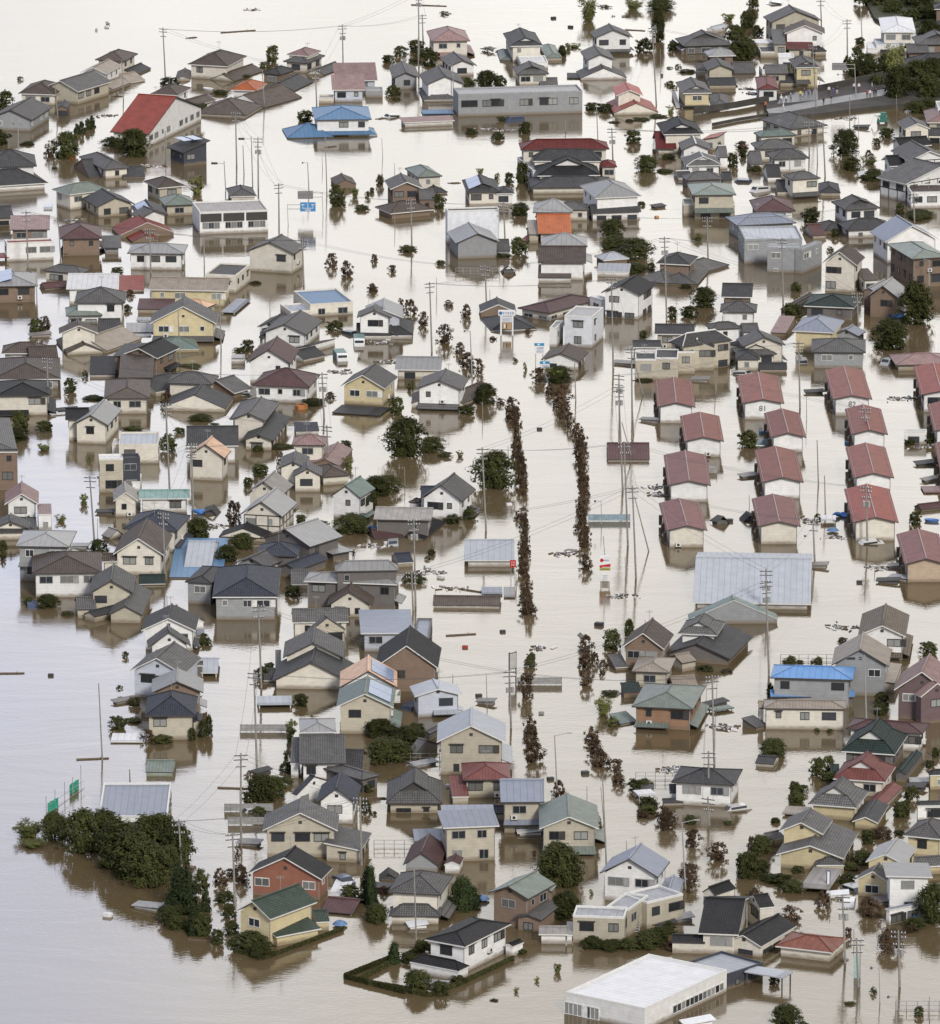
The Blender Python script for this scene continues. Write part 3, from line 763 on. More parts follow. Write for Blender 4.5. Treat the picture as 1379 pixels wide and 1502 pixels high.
house with dark blue-slate pyramid roof and beige wing behind the big brown gable | 820,858 1195,862 1290,760 150 ha J c r120
large cream house with brown-grey gable and two pairs of windows, left centre | 765,1012 1105,1025 1165,890 145 gb B c r110 | 690,1030 690,1070 825,1060 90 gb B c
low corrugated grey shed roof in the water left of the dark blue-slate roof | 665,895 740,910 855,895 12 ga Z c r70
white house with pinkish-brown pyramid roof at the left edge | 35,600 30,682 260,675 120 ga P w r70 | 250,680 255,780 350,790 80 sB P w r30
cream house with dark slate layered roofs at the left edge below the pinkish-brown pyramid | -60,780 -60,870 250,840 60 ha D c r90 | -60,800 -60,850 200,860 75 ga G c
grey house with cream hipped roof studded with snow guards, left edge | 160,860 105,965 470,965 240 hb L g r70
long house with pleated brown-grey roof and two-tone walls, left edge | 215,1010 215,1150 690,1140 170 hb B w r60
grey-gabled beige house with doubled front gables, lowest at the left edge | 600,1285 900,1280 920,1170 150 gb G b r85 | 530,1330 520,1393 640,1350 60 gb G b | 760,1360 960,1430 1000,1270 60 gb G b r60 | 605,1410 640,1440 860,1370 40 gb D b
dark slate house roof with skylight, left of the big grey apartment house | 1000,1471 1020,1490 1379,1480 60 ga D w r100
pale blue metal warehouse roof left of the half-timbered pair | 1190,930 1140,1175 1500,1170 10 sb U w r20
low green-black awning on the water below the big brown gable | 935,1175 940,1222 1115,1215 10 gb X d
t g 140 220 120 160
t g 300 200 120 80
t g 90 270 200 100
t y 300 330 130 50
t y 600 405 60 50
t g 900 195 140 40
t g 1210 210 90 50
t g 1140 330 110 120
t y 565 690 90 80
t y 410 810 90 60
t g 665 1010 140 90
t g 190 1360 70 60
t g 320 1390 160 100
t b 455 1440 80 40
t b 20 1000 60 80
t g 1320 900 100 120
t g 20 1060 40 60
t b 1330 130 120 30
p 1143 570 1118 0 u
p 637 940 605 490 u
p 1305 750 1290 270 u
p 658 930 657 780 p
p 1110 1150 1100 740 u
x car 220 1365
x awning 1350 745
x slab 710 745
x slab 530 975
@ 270 591
house with grey slate gable and columned skirt roof above the brown-tiled cluster | 310,115 550,120 640,10 150 gb G c | 385,255 605,255 720,95 70 gb D c r40
long blue-slate roofed house behind the dark-panelled peach gable | 20,165 15,290 368,278 120 gb D w r20
cream and charcoal house with peach-tinted gable roof | 5,372 275,372 325,320 160 gb Q c r90
house with pinkish-brown hipped roof and long brown lean-to, beside the leafy branches | 740,230 725,282 955,285 150 hb P c | 860,400 1050,425 1135,310 30 gb P n
cream house with two small slate gables below the pinkish-brown hip | 660,360 640,435 830,435 130 ga G c | 740,440 735,492 930,490 110 ga G c r50 | 660,470 760,560 930,610 20 sa P c | 960,430 930,500 1050,430 60 hb B c
cream house with ribbed grey roof, rear one of the half-timbered pair | 370,650 660,625 770,555 140 gb Z c r90
half-timbered cream house with pale grey roof and black beams | 360,765 665,768 770,675 130 gb L c r95 +tim | 230,905 560,912 595,870 25 gb K c r60 +tim
grey house with pale ribbed roofs thrown open at angles, centre left | 480,1030 765,1032 800,960 130 hb J d r90 | 690,850 850,970 920,870 140 gb L d | 850,900 1000,1020 1050,960 60 sb L d r10 | 720,1150 720,1225 840,1220 30 gb G d | 700,1080 760,1130 900,1040 60 gb J d
white house with sage green gable and two windows | 935,655 1190,640 1330,580 150 gb N w r75
slate-roofed house behind the big grey apartment house | 330,1080 560,1110 665,1060 100 gb G g
low metal-blue warehouse roof beside the dark shrubs and big grey apartment house | 60,935 0,1100 190,1090 20 gb E w r10
big grey apartment house with two-tone hip roof and outside stair | 0,1210 185,1215 300,1110 150 hb D g r30 | 190,1310 635,1308 655,1110 160 ha J g r130
large modern taupe house with solar roof and a person standing on the ridge | 870,1140 805,1200 1450,1205 180 hb L d r10 | 1000,1100 1020,1135 1450,1140 260 hb L d r90
cream annexe with brown gable in front of the solar-roofed taupe house | 965,1360 1270,1365 1290,1270 85 gb B c r95
small flat shed with slanted slate lid behind the pinkish-brown hip | 740,150 750,190 910,180 30 sb J w r20
slate-roofed cottage row below the solar-roofed taupe house | 725,1420 730,1480 1110,1470 110 gb G c r60
t g 120 130 160 60
t g 510 500 130 90
t g 430 570 80 70
t r 650 420 60 90
t g 1090 300 80 50
t y 1110 450 90 90
t g 1290 640 200 140
t g 1130 890 250 140
t g 1200 760 90 150
t g 1270 740 80 140
t g 790 820 90 70
t g 100 920 170 140
t r 335 830 110 160
t g 400 990 180 110
t g 290 1080 160 120
t g 730 1310 110 80
t b 1050 1030 100 60
t b 920 830 110 40
t b 500 330 70 50
t b 660 315 160 35
t g 210 150 60 10
p 60 600 48 290 u
p 975 420 962 150 u
x person 1140 1052 P
x wreck 185 745
x drift 210 830
x crate 790 40 O
x drift 1300 970
x awning 1290 860
@ 540 591
white house with grey gable roof and blue-black window hood, right of the big leafy tree | 350,640 635,662 725,580 140 gb G w r100 | 285,660 330,672 360,650 60 hb B w | 360,580 360,625 470,600 130 gb J w
taupe house with ribbed grey-brown roof and slanting stair, beside the white gabled one | 70,705 35,785 430,782 120 gb Z d r20 | 300,880 380,920 500,800 8 sb K d r30 | 0,870 40,915 240,900 6 gb M d
white-walled site office with pale blue flat roof, left of the avenue | 650,925 650,1060 988,1055 50 gb E w r14
long narrow brown roof barely above water at the avenue's left | 450,1300 435,1362 890,1362 22 gb B w r12
small flooded shed with blue-grey lid near the long narrow brown roof | 765,1240 765,1285 905,1280 14 f I n
metal tank cabin beside the long narrow brown roof | 915,1240 915,1305 990,1300 12 f L w
small blue-slate lean-to beside the solar-roofed taupe house | 170,1030 200,1080 285,1050 30 gb J b
t g 260 375 280 260
t g 430 340 180 110
t g 530 370 80 40
t y 620 370 60 50
t g 860 590 300 250
t g 120 620 220 130
t g 570 820 120 70
t g 690 790 90 90
t b 310 1220 150 80
t b 430 1030 60 50
t b 400 1060 40 30
t g 40 740 50 110
t b 500 370 60 30
p 320 1370 308 780 t
p 305 1400 293 1140 u
p 795 860 770 300 u
p 443 970 440 900 p
p 250 560 245 430 p
p 1000 1250 998 1150 p
p 945 350 944 290 p
p 455 1300 452 1250 p
x signred 978 1075
x drift 1345 1015
x crate 1155 180 D
x car 170 945
x crate 490 1180 W
x drift 420 1145
x drift 575 1250
x log 710 1270
x crate 950 690 W
x crate 125 950 W
x crate 400 1110 W
row r 960 90 1010 220 60 110
row r 1010 330 1060 620 70 110
row r 1050 790 1060 1170 70 110
row r 1055 1270 1075 1430 65 105
@ 810 591
light roofed big warehouse with pale blue sheet roof, below the red barracks | 985,1005 950,1345 1745,1345 45 gb E w r10
row r 60 40 190 300 70 110
row r 185 330 210 800 75 110
row r 205 860 230 980 70 110
t r 230 1130 110 110
red-brown barrack at the top of the left column of barracks, below the beige cube house | 690,-146 708,26 965,19 115 ga C w r30 +bar
red-brown barrack second in the left column, set further right | 863,88 890,258 1157,247 112 ga C w r30 +bar
plum-tinted barrack third in the left column | 752,350 778,555 1070,548 118 ga H w r32 +bar
plum-tinted barrack lowest in the left column with cream gable wall | 720,675 770,860 1045,850 122 ga H c r34 +bar
big brown sheet roof afloat behind the utility poles | 368,275 372,382 658,375 14 gb M w r10
p 475 590 448 -120 t
p 510 960 485 260 u
p 565 1180 541 560 u
p 655 1000 555 630 p
p 545 380 470 130 p
p 497 1170 492 1035 m
p 334 815 330 660 l
p 551 200 540 0 p
x signtoyota 352 1110
x beam 385 797
x drift 700 570
x drift 710 620
x wreck 1130 810
x slab 660 125
x crate 1195 800 D
x drift 100 1020
x drift 470 1300
x dish 1085 470
@ 1079 591
red-brown barrack with painted number 81 at the head of the middle column | 10,-181 42,2 328,-6 114 ga C w r14 +n81
red-brown barrack second in the middle column | 193,68 235,232 475,222 107 ga C w r32 +bar
red-brown barrack third in the middle column | 128,322 175,535 458,524 117 ga C w r34 +bar
plum-red barrack lowest in the middle column with cream gable wall | 110,645 150,832 438,820 127 ga H c r34 +bar
red-brown barrack with painted number 82 at the head of the right column | 600,-221 655,-26 918,-41 117 ga C w r10 +n82
red-brown barrack second in the right column behind a utility pole | 738,40 780,212 1025,200 107 ga C w r32 +bar
red-brown barrack third in the right column with a roof vent | 742,300 795,505 1068,498 117 ga C w r34 +bar
bright red-roofed barrack lowest in the right column | 733,580 790,805 1098,795 130 ga R c r36 +bar
red barrack cut by the right edge beside the ribbed pink-grey hall | 1200,-246 1250,-56 1520,-64 122 ga R w r14
red barrack on the right edge, just below the one by the ribbed hall | 1293,10 1338,190 1590,180 110 ga C w r34 +bar
red barrack slice at the right edge above the blue plank | 1340,270 1385,480 1670,470 115 ga C w r34 +bar
reddish barrack with tan wall, lowest of all at the right edge | 1085,885 1140,1088 1430,1080 127 ga H q r40 +bar
tiny white cabin with dark window afloat beside the right edge barracks | 1140,175 1140,190 1290,190 85 f K w
brown hut roof sunk at the right edge above the blue boat | 1250,560 1270,600 1450,590 12 f P c
dark brown hut roof sunk at the right edge behind the blue boat | 1250,690 1255,720 1450,660 12 gb M d
low white garden shed between the middle and right columns of barracks | 575,755 575,785 678,785 30 f W c
p 560 550 550 250 p
p 607 745 600 490 p
p 535 1060 522 780 u
p 890 950 880 560 t
p 212 1420 205 1120 t
p 878 260 875 30 u
p 375 1220 372 1130 p
p 95 690 92 620 p
p 940 1150 938 1100 p
p 957 910 955 850 p
x beam 190 288
x awning 715 765
x wreck 90 790
x slab 90 498
x boat 1320 800
x slab 1290 415
x drift 1240 300
x drift 660 905
x umbrella 655 870
x crate 755 275 U
x crate 183 205 U
x car 910 945
x drift 990 1110
x crate 835 1213 D
x slab 1030 1210
x slab 555 1105
x slab 1100 1110
x slab 1110 1190
x slab 1310 525
x drift 490 790
t g 85 310 140 120
t g 1210 830 90 100
t g 1170 290 70 50
t g 1290 280 110 80
t b 555 790 50 50
t b 470 900 2 2
@ 0 887
white house with dark grey gable and skylight, rear of the waterfront stack on the left | 950,180 1320,175 1345,80 140 gb D w r85
house with pleated slate gable second in the waterfront stack on the left | 985,240 1000,285 1290,283 150 ga G w r110 | 1270,390 1275,410 1370,420 80 gb G d | 1210,360 1270,410 1379,430 60 ha G d
large white-blue house with broad grey roof third in the waterfront stack | 850,465 1240,470 1370,360 180 gb G l r100
taupe house with pale grey gable fourth in the waterfront stack | 1020,600 1370,590 1375,500 180 gb L n r75
beige house with navy hipped roof lowest in the waterfront stack, shutters drawn | 975,755 1320,748 1335,620 170 ha J b r130 | 1300,785 1365,790 1365,740 90 gb J b
white corrugated carport roof in the water beside the waterfront stack | 760,865 745,922 965,918 12 f W w
small mint-walled hut with broken tile roof | 1010,1045 980,1128 1175,1100 30 gb V m r12
flat-roofed white block with blue-grey roof behind the round dark trees, lower left | 700,1200 665,1425 1130,1415 140 f I w
small pale carport with light blue lid beside the waterfront stack | 1325,145 1325,200 1379,200 8 f I w
t b 845 360 50 50
t g 910 690 90 70
t g 790 850 120 100
t g 905 800 120 40
t r 1000 930 100 90
t g 1095 945 140 70
t g 1295 920 60 90
t g 1370 900 60 120
t b 820 640 70 20
t b 805 570 45 30
t g 1375 240 60 50
p 690 1045 665 530 m
p 880 1190 875 1110 p
p 1130 40 1125 -60 p
x greennet 430 1310
x log 60 465
x log 625 1042
x crate 342 480 D
x slab 840 655
x slab 1090 890
x boat 1215 890
@ 180 887
blue metal carport roof between the waterfront stack and the flooded lane | 540,360 525,460 640,468 30 gb E w r6
house with grey roof and cream double gable facing the flooded lane | 1080,358 1490,355 1500,250 130 gb G c r100 | 1000,530 1540,520 1580,400 60 gb D c r130 | 1030,340 1030,430 1060,430 40 sb G c | 950,450 950,512 1060,510 10 gb D c
pale blue corrugated carport standing in the flooded lane | 910,615 910,672 1142,655 30 f E w
white-walled house with charcoal ribbed roof and pale hipped roof behind | 1190,770 1195,860 1440,850 200 ha L g r60 | 1190,870 1190,1070 1505,1065 130 gb G w r60 | 1140,930 1130,1070 1190,1070 100 sb G w | 1400,1000 1420,1100 1600,1170 60 gb D w
t g 1200 690 120 90
t g 940 510 110 90
t g 990 430 80 40
t y 1130 930 110 150
t y 1100 1040 60 60
t g 1110 1140 110 80
t g 930 1340 220 190
t g 1020 1310 180 150
t g 860 1340 120 90
t r 860 1170 80 50
t g 920 1460 110 100
t g 580 890 60 140
t g 1110 1220 90 70
t g 560 280 100 60
p 935 560 915 0 u
p 905 1115 885 450 u
p 797 1471 797 1000 u
p 48 1185 45 1110 p
x beam 950 858
x slab 940 1135
x beam 850 1395
x log 750 1240
@ 450 887
slate-roofed house with large double gable above the double-gabled cream one | -20,165 15,180 265,170 130 ga G b r90
pale grey three-storey house with slanted metal roof, beside the black gabled hall | 370,265 720,190 725,30 130 sb I l r1 | 725,200 820,250 825,90 150 f I d
black-roofed brown hall with a big white-edged gable | 465,400 885,425 905,290 170 gb K n r150
cream house with peach solar roof in front of the black-roofed hall | 220,570 610,555 615,450 170 gb Q w r110 +sol
beige house with green gable and two brown windows, below the peach solar roof | 200,680 585,690 600,570 190 gb N b r90 +sol
small pale blue building with lilac gable roof | 728,615 728,618 1050,605 150 ga E l r45
grey-green lean slate sheds behind the sky-blue-roofed house | 690,990 730,1010 880,930 40 ga G d r60 | 800,850 830,870 1060,745 50 gb G d
tall grey house with sky-blue metal gable and white-framed windows | 875,955 1340,925 1350,800 230 gb E b r110
house with dusky pink hipped roof at the foot of the sky-blue-roofed house | 1045,1070 1050,1180 1375,1165 130 hb H b r100 | 975,1190 980,1295 1085,1250 60 sb H b
dark navy-roofed white house with four narrow windows, lower centre | 70,1310 335,1335 365,1220 150 gb J w r110 | 0,1290 170,1190 330,1150 100 gb J w
slate-roofed house with low gablet and one wide window, standing in open water | 545,1190 535,1338 910,1330 75 ia G b r120
house with light blue-grey metal lean roof in front of the dusky pink roof | 915,1360 918,1480 1268,1430 150 sb I b r10
house with blue-grey sheet roof at the avenue's lower left side | 1310,1170 1305,1325 1600,1325 190 gb I b r20
brown-grey lower house against the dark shrubs | 180,1060 370,1180 410,1120 90 ha G d r60
t g 490 900 210 130
t g 690 960 220 140
t g 540 1080 290 180
t g 640 1060 160 120
t g 740 860 120 70
t g 415 1270 60 60
t g 400 1410 80 90
t b 455 1420 40 30
t g 650 880 120 60
p 722 1200 720 1080 l
p 985 555 985 470 p
p 1218 690 1210 470 m
x car 700 690
x slab 1210 665
x crate 1067 290 R
x crate 1160 618 D
x crate 958 1228 W
x plank 480 1308
x slab 790 1080
x log 1040 205
x railing 830 1060
@ 720 887
t r 245 70 120 100
t g 265 430 80 80
t r 240 630 110 160
t r 265 880 110 130
t r 270 960 110 120
t r 290 1070 130 140
t r 455 1310 100 120
t r 640 330 120 120
t r 640 440 110 130
t r 640 550 90 120
t r 700 400 70 80
t g 820 310 130 140
t g 935 220 65 120
t r 760 430 70 60
t r 750 480 50 40
t b 805 615 120 40
t y 760 760 150 130
t y 820 830 120 80
t r 680 930 120 110
t r 710 1020 130 110
t r 740 1100 130 110
t r 850 1130 100 90
t r 860 1220 100 90
t g 970 1260 100 90
t g 1040 1240 110 70
t b 1060 1390 130 100
t r 1010 1420 60 50
t r 1170 1471 110 110
t g 270 380 60 60
p 137 830 125 440 t
p 450 1300 430 880 lx
p 765 1471 742 1230 p
p 1042 140 1040 100 p
p 650 1370 648 1225 p
x sheetsign 148 400
x slab 1035 1250
x diamond 603 206
x beam 325 540
x drift 318 293
x crate 340 735 G
x crate 730 140 D
x crate 402 1180 D
x crate 636 1140 D
x crate 80 185 D
x drift 1215 1115
sage-green-roofed grey house lower right of the avenue's pole | 330,1400 330,1471 735,1440 130 ga N b r90
brown house with brown-grey gable and two-car lean roof, right of the avenue junction | 870,300 1170,300 1240,200 150 gb B n r110 | 820,370 840,425 900,390 20 sb G n
beige house with pinkish gable between the brown one and the sage green hip | 1000,350 950,448 1210,445 110 hb T b r55 | 890,560 895,590 1000,560 40 sb X n | 1200,500 1230,550 1379,520 25 gb T n | 1230,350 1290,395 1340,360 60 gb T b
orange-brown house with sage green hipped roof, right of the avenue junction | 1045,530 950,685 1375,685 150 ha V o r125 | 870,800 875,805 990,785 12 sb N w | 1500,690 1500,715 1590,670 20 f N w
@ 880 860
green-grey arched-gable warehouse porch in front of the big blue warehouse | 600,190 600,225 1200,215 30 ga N g r130
dark temple-like house with layered slate roofs and white shoji-like windows | 515,335 790,330 850,245 150 ib G w r70 | 480,400 880,490 995,335 50 gb D d r90 | 470,450 480,490 700,490 20 gb G d
white house with black-grey pyramid roof in the lower right channel | 475,1330 905,1340 968,1235 160 ha D w r100 | 420,1440 425,1460 560,1450 20 gb D w | 470,1370 470,1390 520,1380 60 sb D w
white steel storage shed beside the garden pines below the avenue | 225,1375 260,1410 375,1395 40 f W w
small shed with dark lid beside the single round bush | 1090,1140 1045,1190 1175,1195 25 gb D w r8
t g 200 330 60 100
t g 1165 1160 170 120
t g 1310 1400 80 90
t g 1330 1470 110 90
t b 710 580 110 50
t d 860 590 90 40
t b 1280 520 100 50
t g 1150 720 50 70
p 1140 600 1120 -40 t
p 772 1200 757 600 u
p 733 1470 733 1110 u
p 307 270 305 230 p
x drift 800 950
x drift 860 960
x slab 780 800
x drift 470 1240
x railing 440 1310
@ 1079 887
tall white house with speckled brown tile roof at the upper right channel | 855,60 825,205 1150,208 165 ga F w r70
brown-grey gabled house with lamp pole, behind the vivid blue roofs | 650,390 1035,415 1050,300 210 gb T g r110 | 990,510 1075,530 1120,400 70 sb T b r10
dark grey house with two vivid blue sheet roofs | 270,405 235,490 795,488 200 hb A g r45 | 235,580 235,620 805,618 70 gb A d r15
cream bungalow with brown-grey roof and three wide windows below the vivid blue roofs | 190,640 190,698 745,705 145 hb T c r50 | 150,660 155,695 195,695 120 gb T c | 135,825 140,830 220,810 20 sb G d
mauve-brown house with white-trimmed gables at the right edge | 1060,590 1440,590 1500,470 200 gb P H r200 | 1190,600 1250,620 1480,600 190 ga P H r80
maroon-tiled white house behind the dark green gable | 740,840 1260,870 1320,800 130 hb M w r80
dark green gabled house above the dusty brown hip roof | 690,1020 1075,1010 1175,880 120 ib X d r130 | 1080,1130 1150,1140 1260,1000 60 gb X d | 640,1110 640,1150 700,1140 30 sb X d
cream house with dusty maroon hipped roof below the dark green gable | 650,1180 1010,1195 1085,1090 110 ib H c r110 | 880,1340 1010,1350 1130,1230 30 gb H c
yellow-walled house with blue-slate pyramid roof in the crowded right bank | 480,1355 815,1368 905,1260 100 ib G y r110 | 800,1440 960,1471 1030,1350 50 gb D y
tan-lidded carport beside the crooked pine | 350,1355 315,1405 480,1400 20 f T b
dark slate house cut by the right edge behind the tilted white roofs | 1300,1130 1310,1150 1450,1140 100 ha D y r80 | 1220,1340 1225,1355 1450,1350 110 ha D w r90
t b 365 400 70 60
t b 430 400 60 30
t b 550 400 80 50
t g 1300 350 130 100
t g 720 260 70 40
t g 985 700 100 110
t g 980 750 110 90
t b 235 620 50 90
t g 550 860 40 30
t g 635 865 50 30
t g 255 1020 170 120
t g 550 1160 100 130
t g 630 1140 90 120
t g 630 1200 110 80
t g 400 1350 100 70
t g 430 1280 130 70
t g 1180 1320 110 100
t g 1120 1440 130 120
t g 1350 1030 60 70
t b 270 1471 60 40
t g 1310 1100 70 50
p 885 850 870 340 s
x railing 490 390
x drift 715 155
x slab 1220 1240
x slab 1265 1200
@ 0 1182
t g 370 240 200 190
t g 560 330 260 290
t g 700 300 300 260
t g 800 450 320 330
t g 900 500 300 320
t g 1000 330 260 260
t g 1080 350 300 280
t g 1200 400 240 260
t g 1000 560 300 300
t g 1130 480 200 200
t c 1230 740 280 370
t c 1320 880 160 220
t g 1360 880 120 160
t y 190 230 240 120
t y 230 290 200 60
t g 1150 800 200 130
t g 1190 840 150 100
p 1225 410 1205 90 u
x slab 1000 690
x crate 727 745 W
@ 290 1182
red brick house with charcoal roof and skylight behind the yellow one | 310,480 835,495 940,420 150 gb K r r130
yellow house with dark green gable roof and green porch awning | 225,715 490,765 815,650 195 gb j y r95 | 485,830 530,885 780,800 70 sb j y r35 | 760,700 800,785 880,760 60 gb j y r20
big grey-brown house with wide grey gable and white band | 435,180 945,165 960,60 190 gb G b r120 | 900,210 1100,300 1120,180 90 sb G b r40
taupe leaning carport roof beside the tall dark conifer | 940,610 825,710 1060,715 14 gb M d r8
corrugated white-violet sheet roof beside the brick house | 940,480 880,600 1000,600 10 f W w
t c 1150 660 150 280
t c 1180 700 100 130
t g 1210 800 150 140
t g 1030 620 140 90
t r 150 540 110 120
t r 300 520 110 120
t r 230 480 100 60
t r 265 380 50 60
t r 265 320 50 60
t g 180 660 140 90
t g 210 760 100 100
t g 230 880 100 100
t g 130 940 110 110
t g 360 1000 280 150
t g 430 1030 180 110
t g 30 600 110 170
t c 50 720 90 160
t g 40 880 110 150
t c 1330 1070 110 170
t r 1250 600 80 60
h 240 990 470 1030 980 840 22 34
h 1300 1040 990 1165 1400 1270 24 44
p 252 690 235 180 u
p 1105 400 1095 -60 u
p 295 270 285 -100 p
x log 50 915
x car 980 500
x slab 350 260
x car 360 30
x beam 370 130
x wreck 1290 490
x slab 1230 560
x umbrella 960 810
@ 540 1182
long slate blue lean roof beside the slanted-roof beige block | 312,180 312,240 540,205 40 sb I n r25
beige block house with blue-grey slanting metal roof | 500,60 505,148 855,70 240 sb I b r30 | 580,270 580,285 724,280 60 f D n
beige house with blue-grey sheet roof over dark ground-floor bay, lower centre | 880,-180 893,-25 1180,-30 215 gb I b r20 | 840,10 840,50 930,45 60 gb G b
pinkish beige house with grey-green ribbed gable, beside the leaning pole | 1150,-5 1155,152 1556,140 175 ga V b r80
house with weathered maroon gable roof | 290,265 235,395 480,410 50 ga M g r85 | 500,420 620,400 655,350 60 gb M w
white house with slate hipped roofs at two levels and a pole in front | 130,585 490,600 575,470 190 ha G c r120 | 140,740 490,745 500,690 60 hb G c r95
brown brick-clad house with grey-green gable, beside the black conifer | 760,610 1080,628 1290,530 215 gb V n r65 | 1040,710 1170,770 1300,640 90 gb G n r20 | 1170,600 1240,580 1290,540 170 gb V n r15
white two-storey house with charcoal tiled hip roofs inside a hedged garden | 370,905 655,950 970,795 195 hb K w r75 | 280,1050 610,1115 680,1080 70 ha K w r90 | 940,930 975,950 1035,915 70 gb K w
white flat-roofed shed row with ribbed pinkish lid beside the hedged taupe house | 1150,810 1150,865 1350,872 70 gb Z w r14 | 1340,800 1335,870 1380,872 65 sb L w r20
t c 640 710 230 260
t c 700 680 130 150
t c 20 680 110 300
t g 50 790 150 120
t c 175 1060 110 140
t g 270 1060 120 70
t g 360 990 120 90
t g 330 1270 180 160
t g 300 1240 120 120
t g 480 1290 120 110
t g 600 1210 110 70
t g 1300 770 180 140
t g 1270 450 220 200
t g 1350 550 180 180
t r 1120 340 50 40
t y 1280 1130 60 70
t y 1140 1190 50 40
t y 1000 1260 50 40
t b 850 1320 60 20
t g 1030 1005 80 40
h 140 1080 0 1150 -60 1190 24 44
h 0 1210 200 1240 410 1290 24 44
h 420 1290 640 1200 980 1040 24 40
h 240 1030 380 970 24 44
p 325 905 310 430 p
x railing 245 290
x whiteslab 330 815
x umbrella 770 640
x whiteslab 1090 185
x slab 445 1215
x sat 1305 795
x crate 1005 775 W
@ 810 1182
white house with blue-grey gable roof and blue lean wing | 305,470 715,480 805,375 190 gb I w r110 | 710,610 850,620 890,500 60 gb I w
taupe house with weathered pale flat stepped roof and hedge in front | 165,670 140,738 490,745 185 f a b | 390,660 520,695 640,600 185 f a b | 600,560 640,650 738,540 180 f a b
cream house with huge steep charcoal tile roof, lower right | 905,615 1100,600 1350,580 200 gb K c r90 | 1080,600 985,858 1260,862 145 gb K c r40 | 815,870 805,918 1030,925 75 gb K c r25 | 1230,870 1410,950 1600,800 80 gb K c r60 | 1310,620 1400,690 1500,680 170 gb K c
white modern flat-roofed clinic with long window band in the foreground | 80,1260 625,1365 1185,1105 150 f W w clinicband
flat-roofed glazed entrance wing of the white clinic | 920,1050 1180,1137 1400,1050 105 f E k
t g 60 560 300 280
t g 100 760 200 180
t g 270 970 170 90
t g 400 980 180 80
t g 520 980 160 90
t g 640 970 190 130
t g 720 940 150 120
t g 790 870 100 90
t r 310 180 60 110
t r 775 170 150 140
t r 945 280 120 120
t g 930 130 90 70
t r 1120 380 140 140
t r 920 540 150 150
t r 930 590 50 60
t g 640 60 120 70
t r 610 90 90 60
t r 790 980 100 60
t g 1185 130 70 30
t g 1330 500 150 180
t r 1340 330 60 120
t y 35 1130 60 60
t y 265 600 40 40
p 365 380 340 -200 p
p 900 560 875 110 lx
p 1060 130 1050 -60 u
p 505 300 500 235 p
x slab 740 800
x slab 860 770
x car 1240 20
x whiteslab 980 1471
x stair 560 830
@ 1079 1182
garden canopy on posts with a pale flat roof beside the clinic | 55,1120 320,1160 395,1120 95 f E k
cream house with rust-tiled roof alone in the foreground | 295,920 655,990 745,890 75 hb u c r62
yellow-cream house with slate gables at two levels, lower right | 285,180 590,190 660,95 190 gb G y r70 | 270,330 730,355 830,180 95 gb G y r75 | 540,395 545,400 735,400 60 hb G y | 180,195 240,235 300,200 50 gb G y
corrugated pale carport roof standing in front of the yellow-cream slate house | 530,410 435,545 640,550 45 f Z w
yellow-walled house with pale grey gable at the lower right | 870,385 1140,395 1225,285 170 gb L y r60 | 780,530 1040,520 1130,470 110 gb G y r70
white house with slanted grey roof at the right edge, lower corner | 1035,560 1330,480 1355,385 230 sb L w r10 | 1050,720 1250,660 1300,650 90 sb I w r15
yellow-walled house with dark slate pyramid roof at the right edge, lower corner | 1110,215 1390,225 1500,130 150 ha G y r100 | 1180,360 1200,415 1500,350 60 gb G y
t g 60 470 130 160
t g 170 340 170 140
t g 160 460 160 100
t g 320 550 140 100
t g 390 590 160 90
t g 240 520 160 60
t g 420 460 90 60
t r 590 690 120 110
t r 380 800 130 130
t r 130 640 100 90
t r 900 760 170 140
t r 1040 990 190 160
t r 760 900 60 80
t g 1330 800 220 260
t g 1210 830 150 80
t r 990 230 150 90
t g 890 260 120 100
t g 850 400 150 100
t g 760 530 120 80
t g 770 440 120 60
t g 260 1210 80 70
t g 930 1270 50 50
t b 770 1345 75 30
t g 340 1490 220 150
t g 1240 1420 70 70
t g 460 1500 100 40
t g 1130 60 100 70
t r 355 880 60 60
t g 1100 200 80 40
t g 265 120 60 40
t r 1180 860 120 50
p 740 1060 722 600 t
p 830 1220 815 890 u
p 1108 1220 1098 840 t
p 800 920 798 830 p
p 975 1330 968 1090 l
p 1090 1471 1083 1285 l
p 1310 1440 1308 1285 p
p 202 680 200 630 p
p 235 640 230 590 l
p 640 690 638 590 p
x railing 1300 1380
x banner 625 570
x whiteslab 690 610
x sheet 1260 770
x car 765 655
x slab 980 655
x signpost 812 1160
x car 785 560
"""
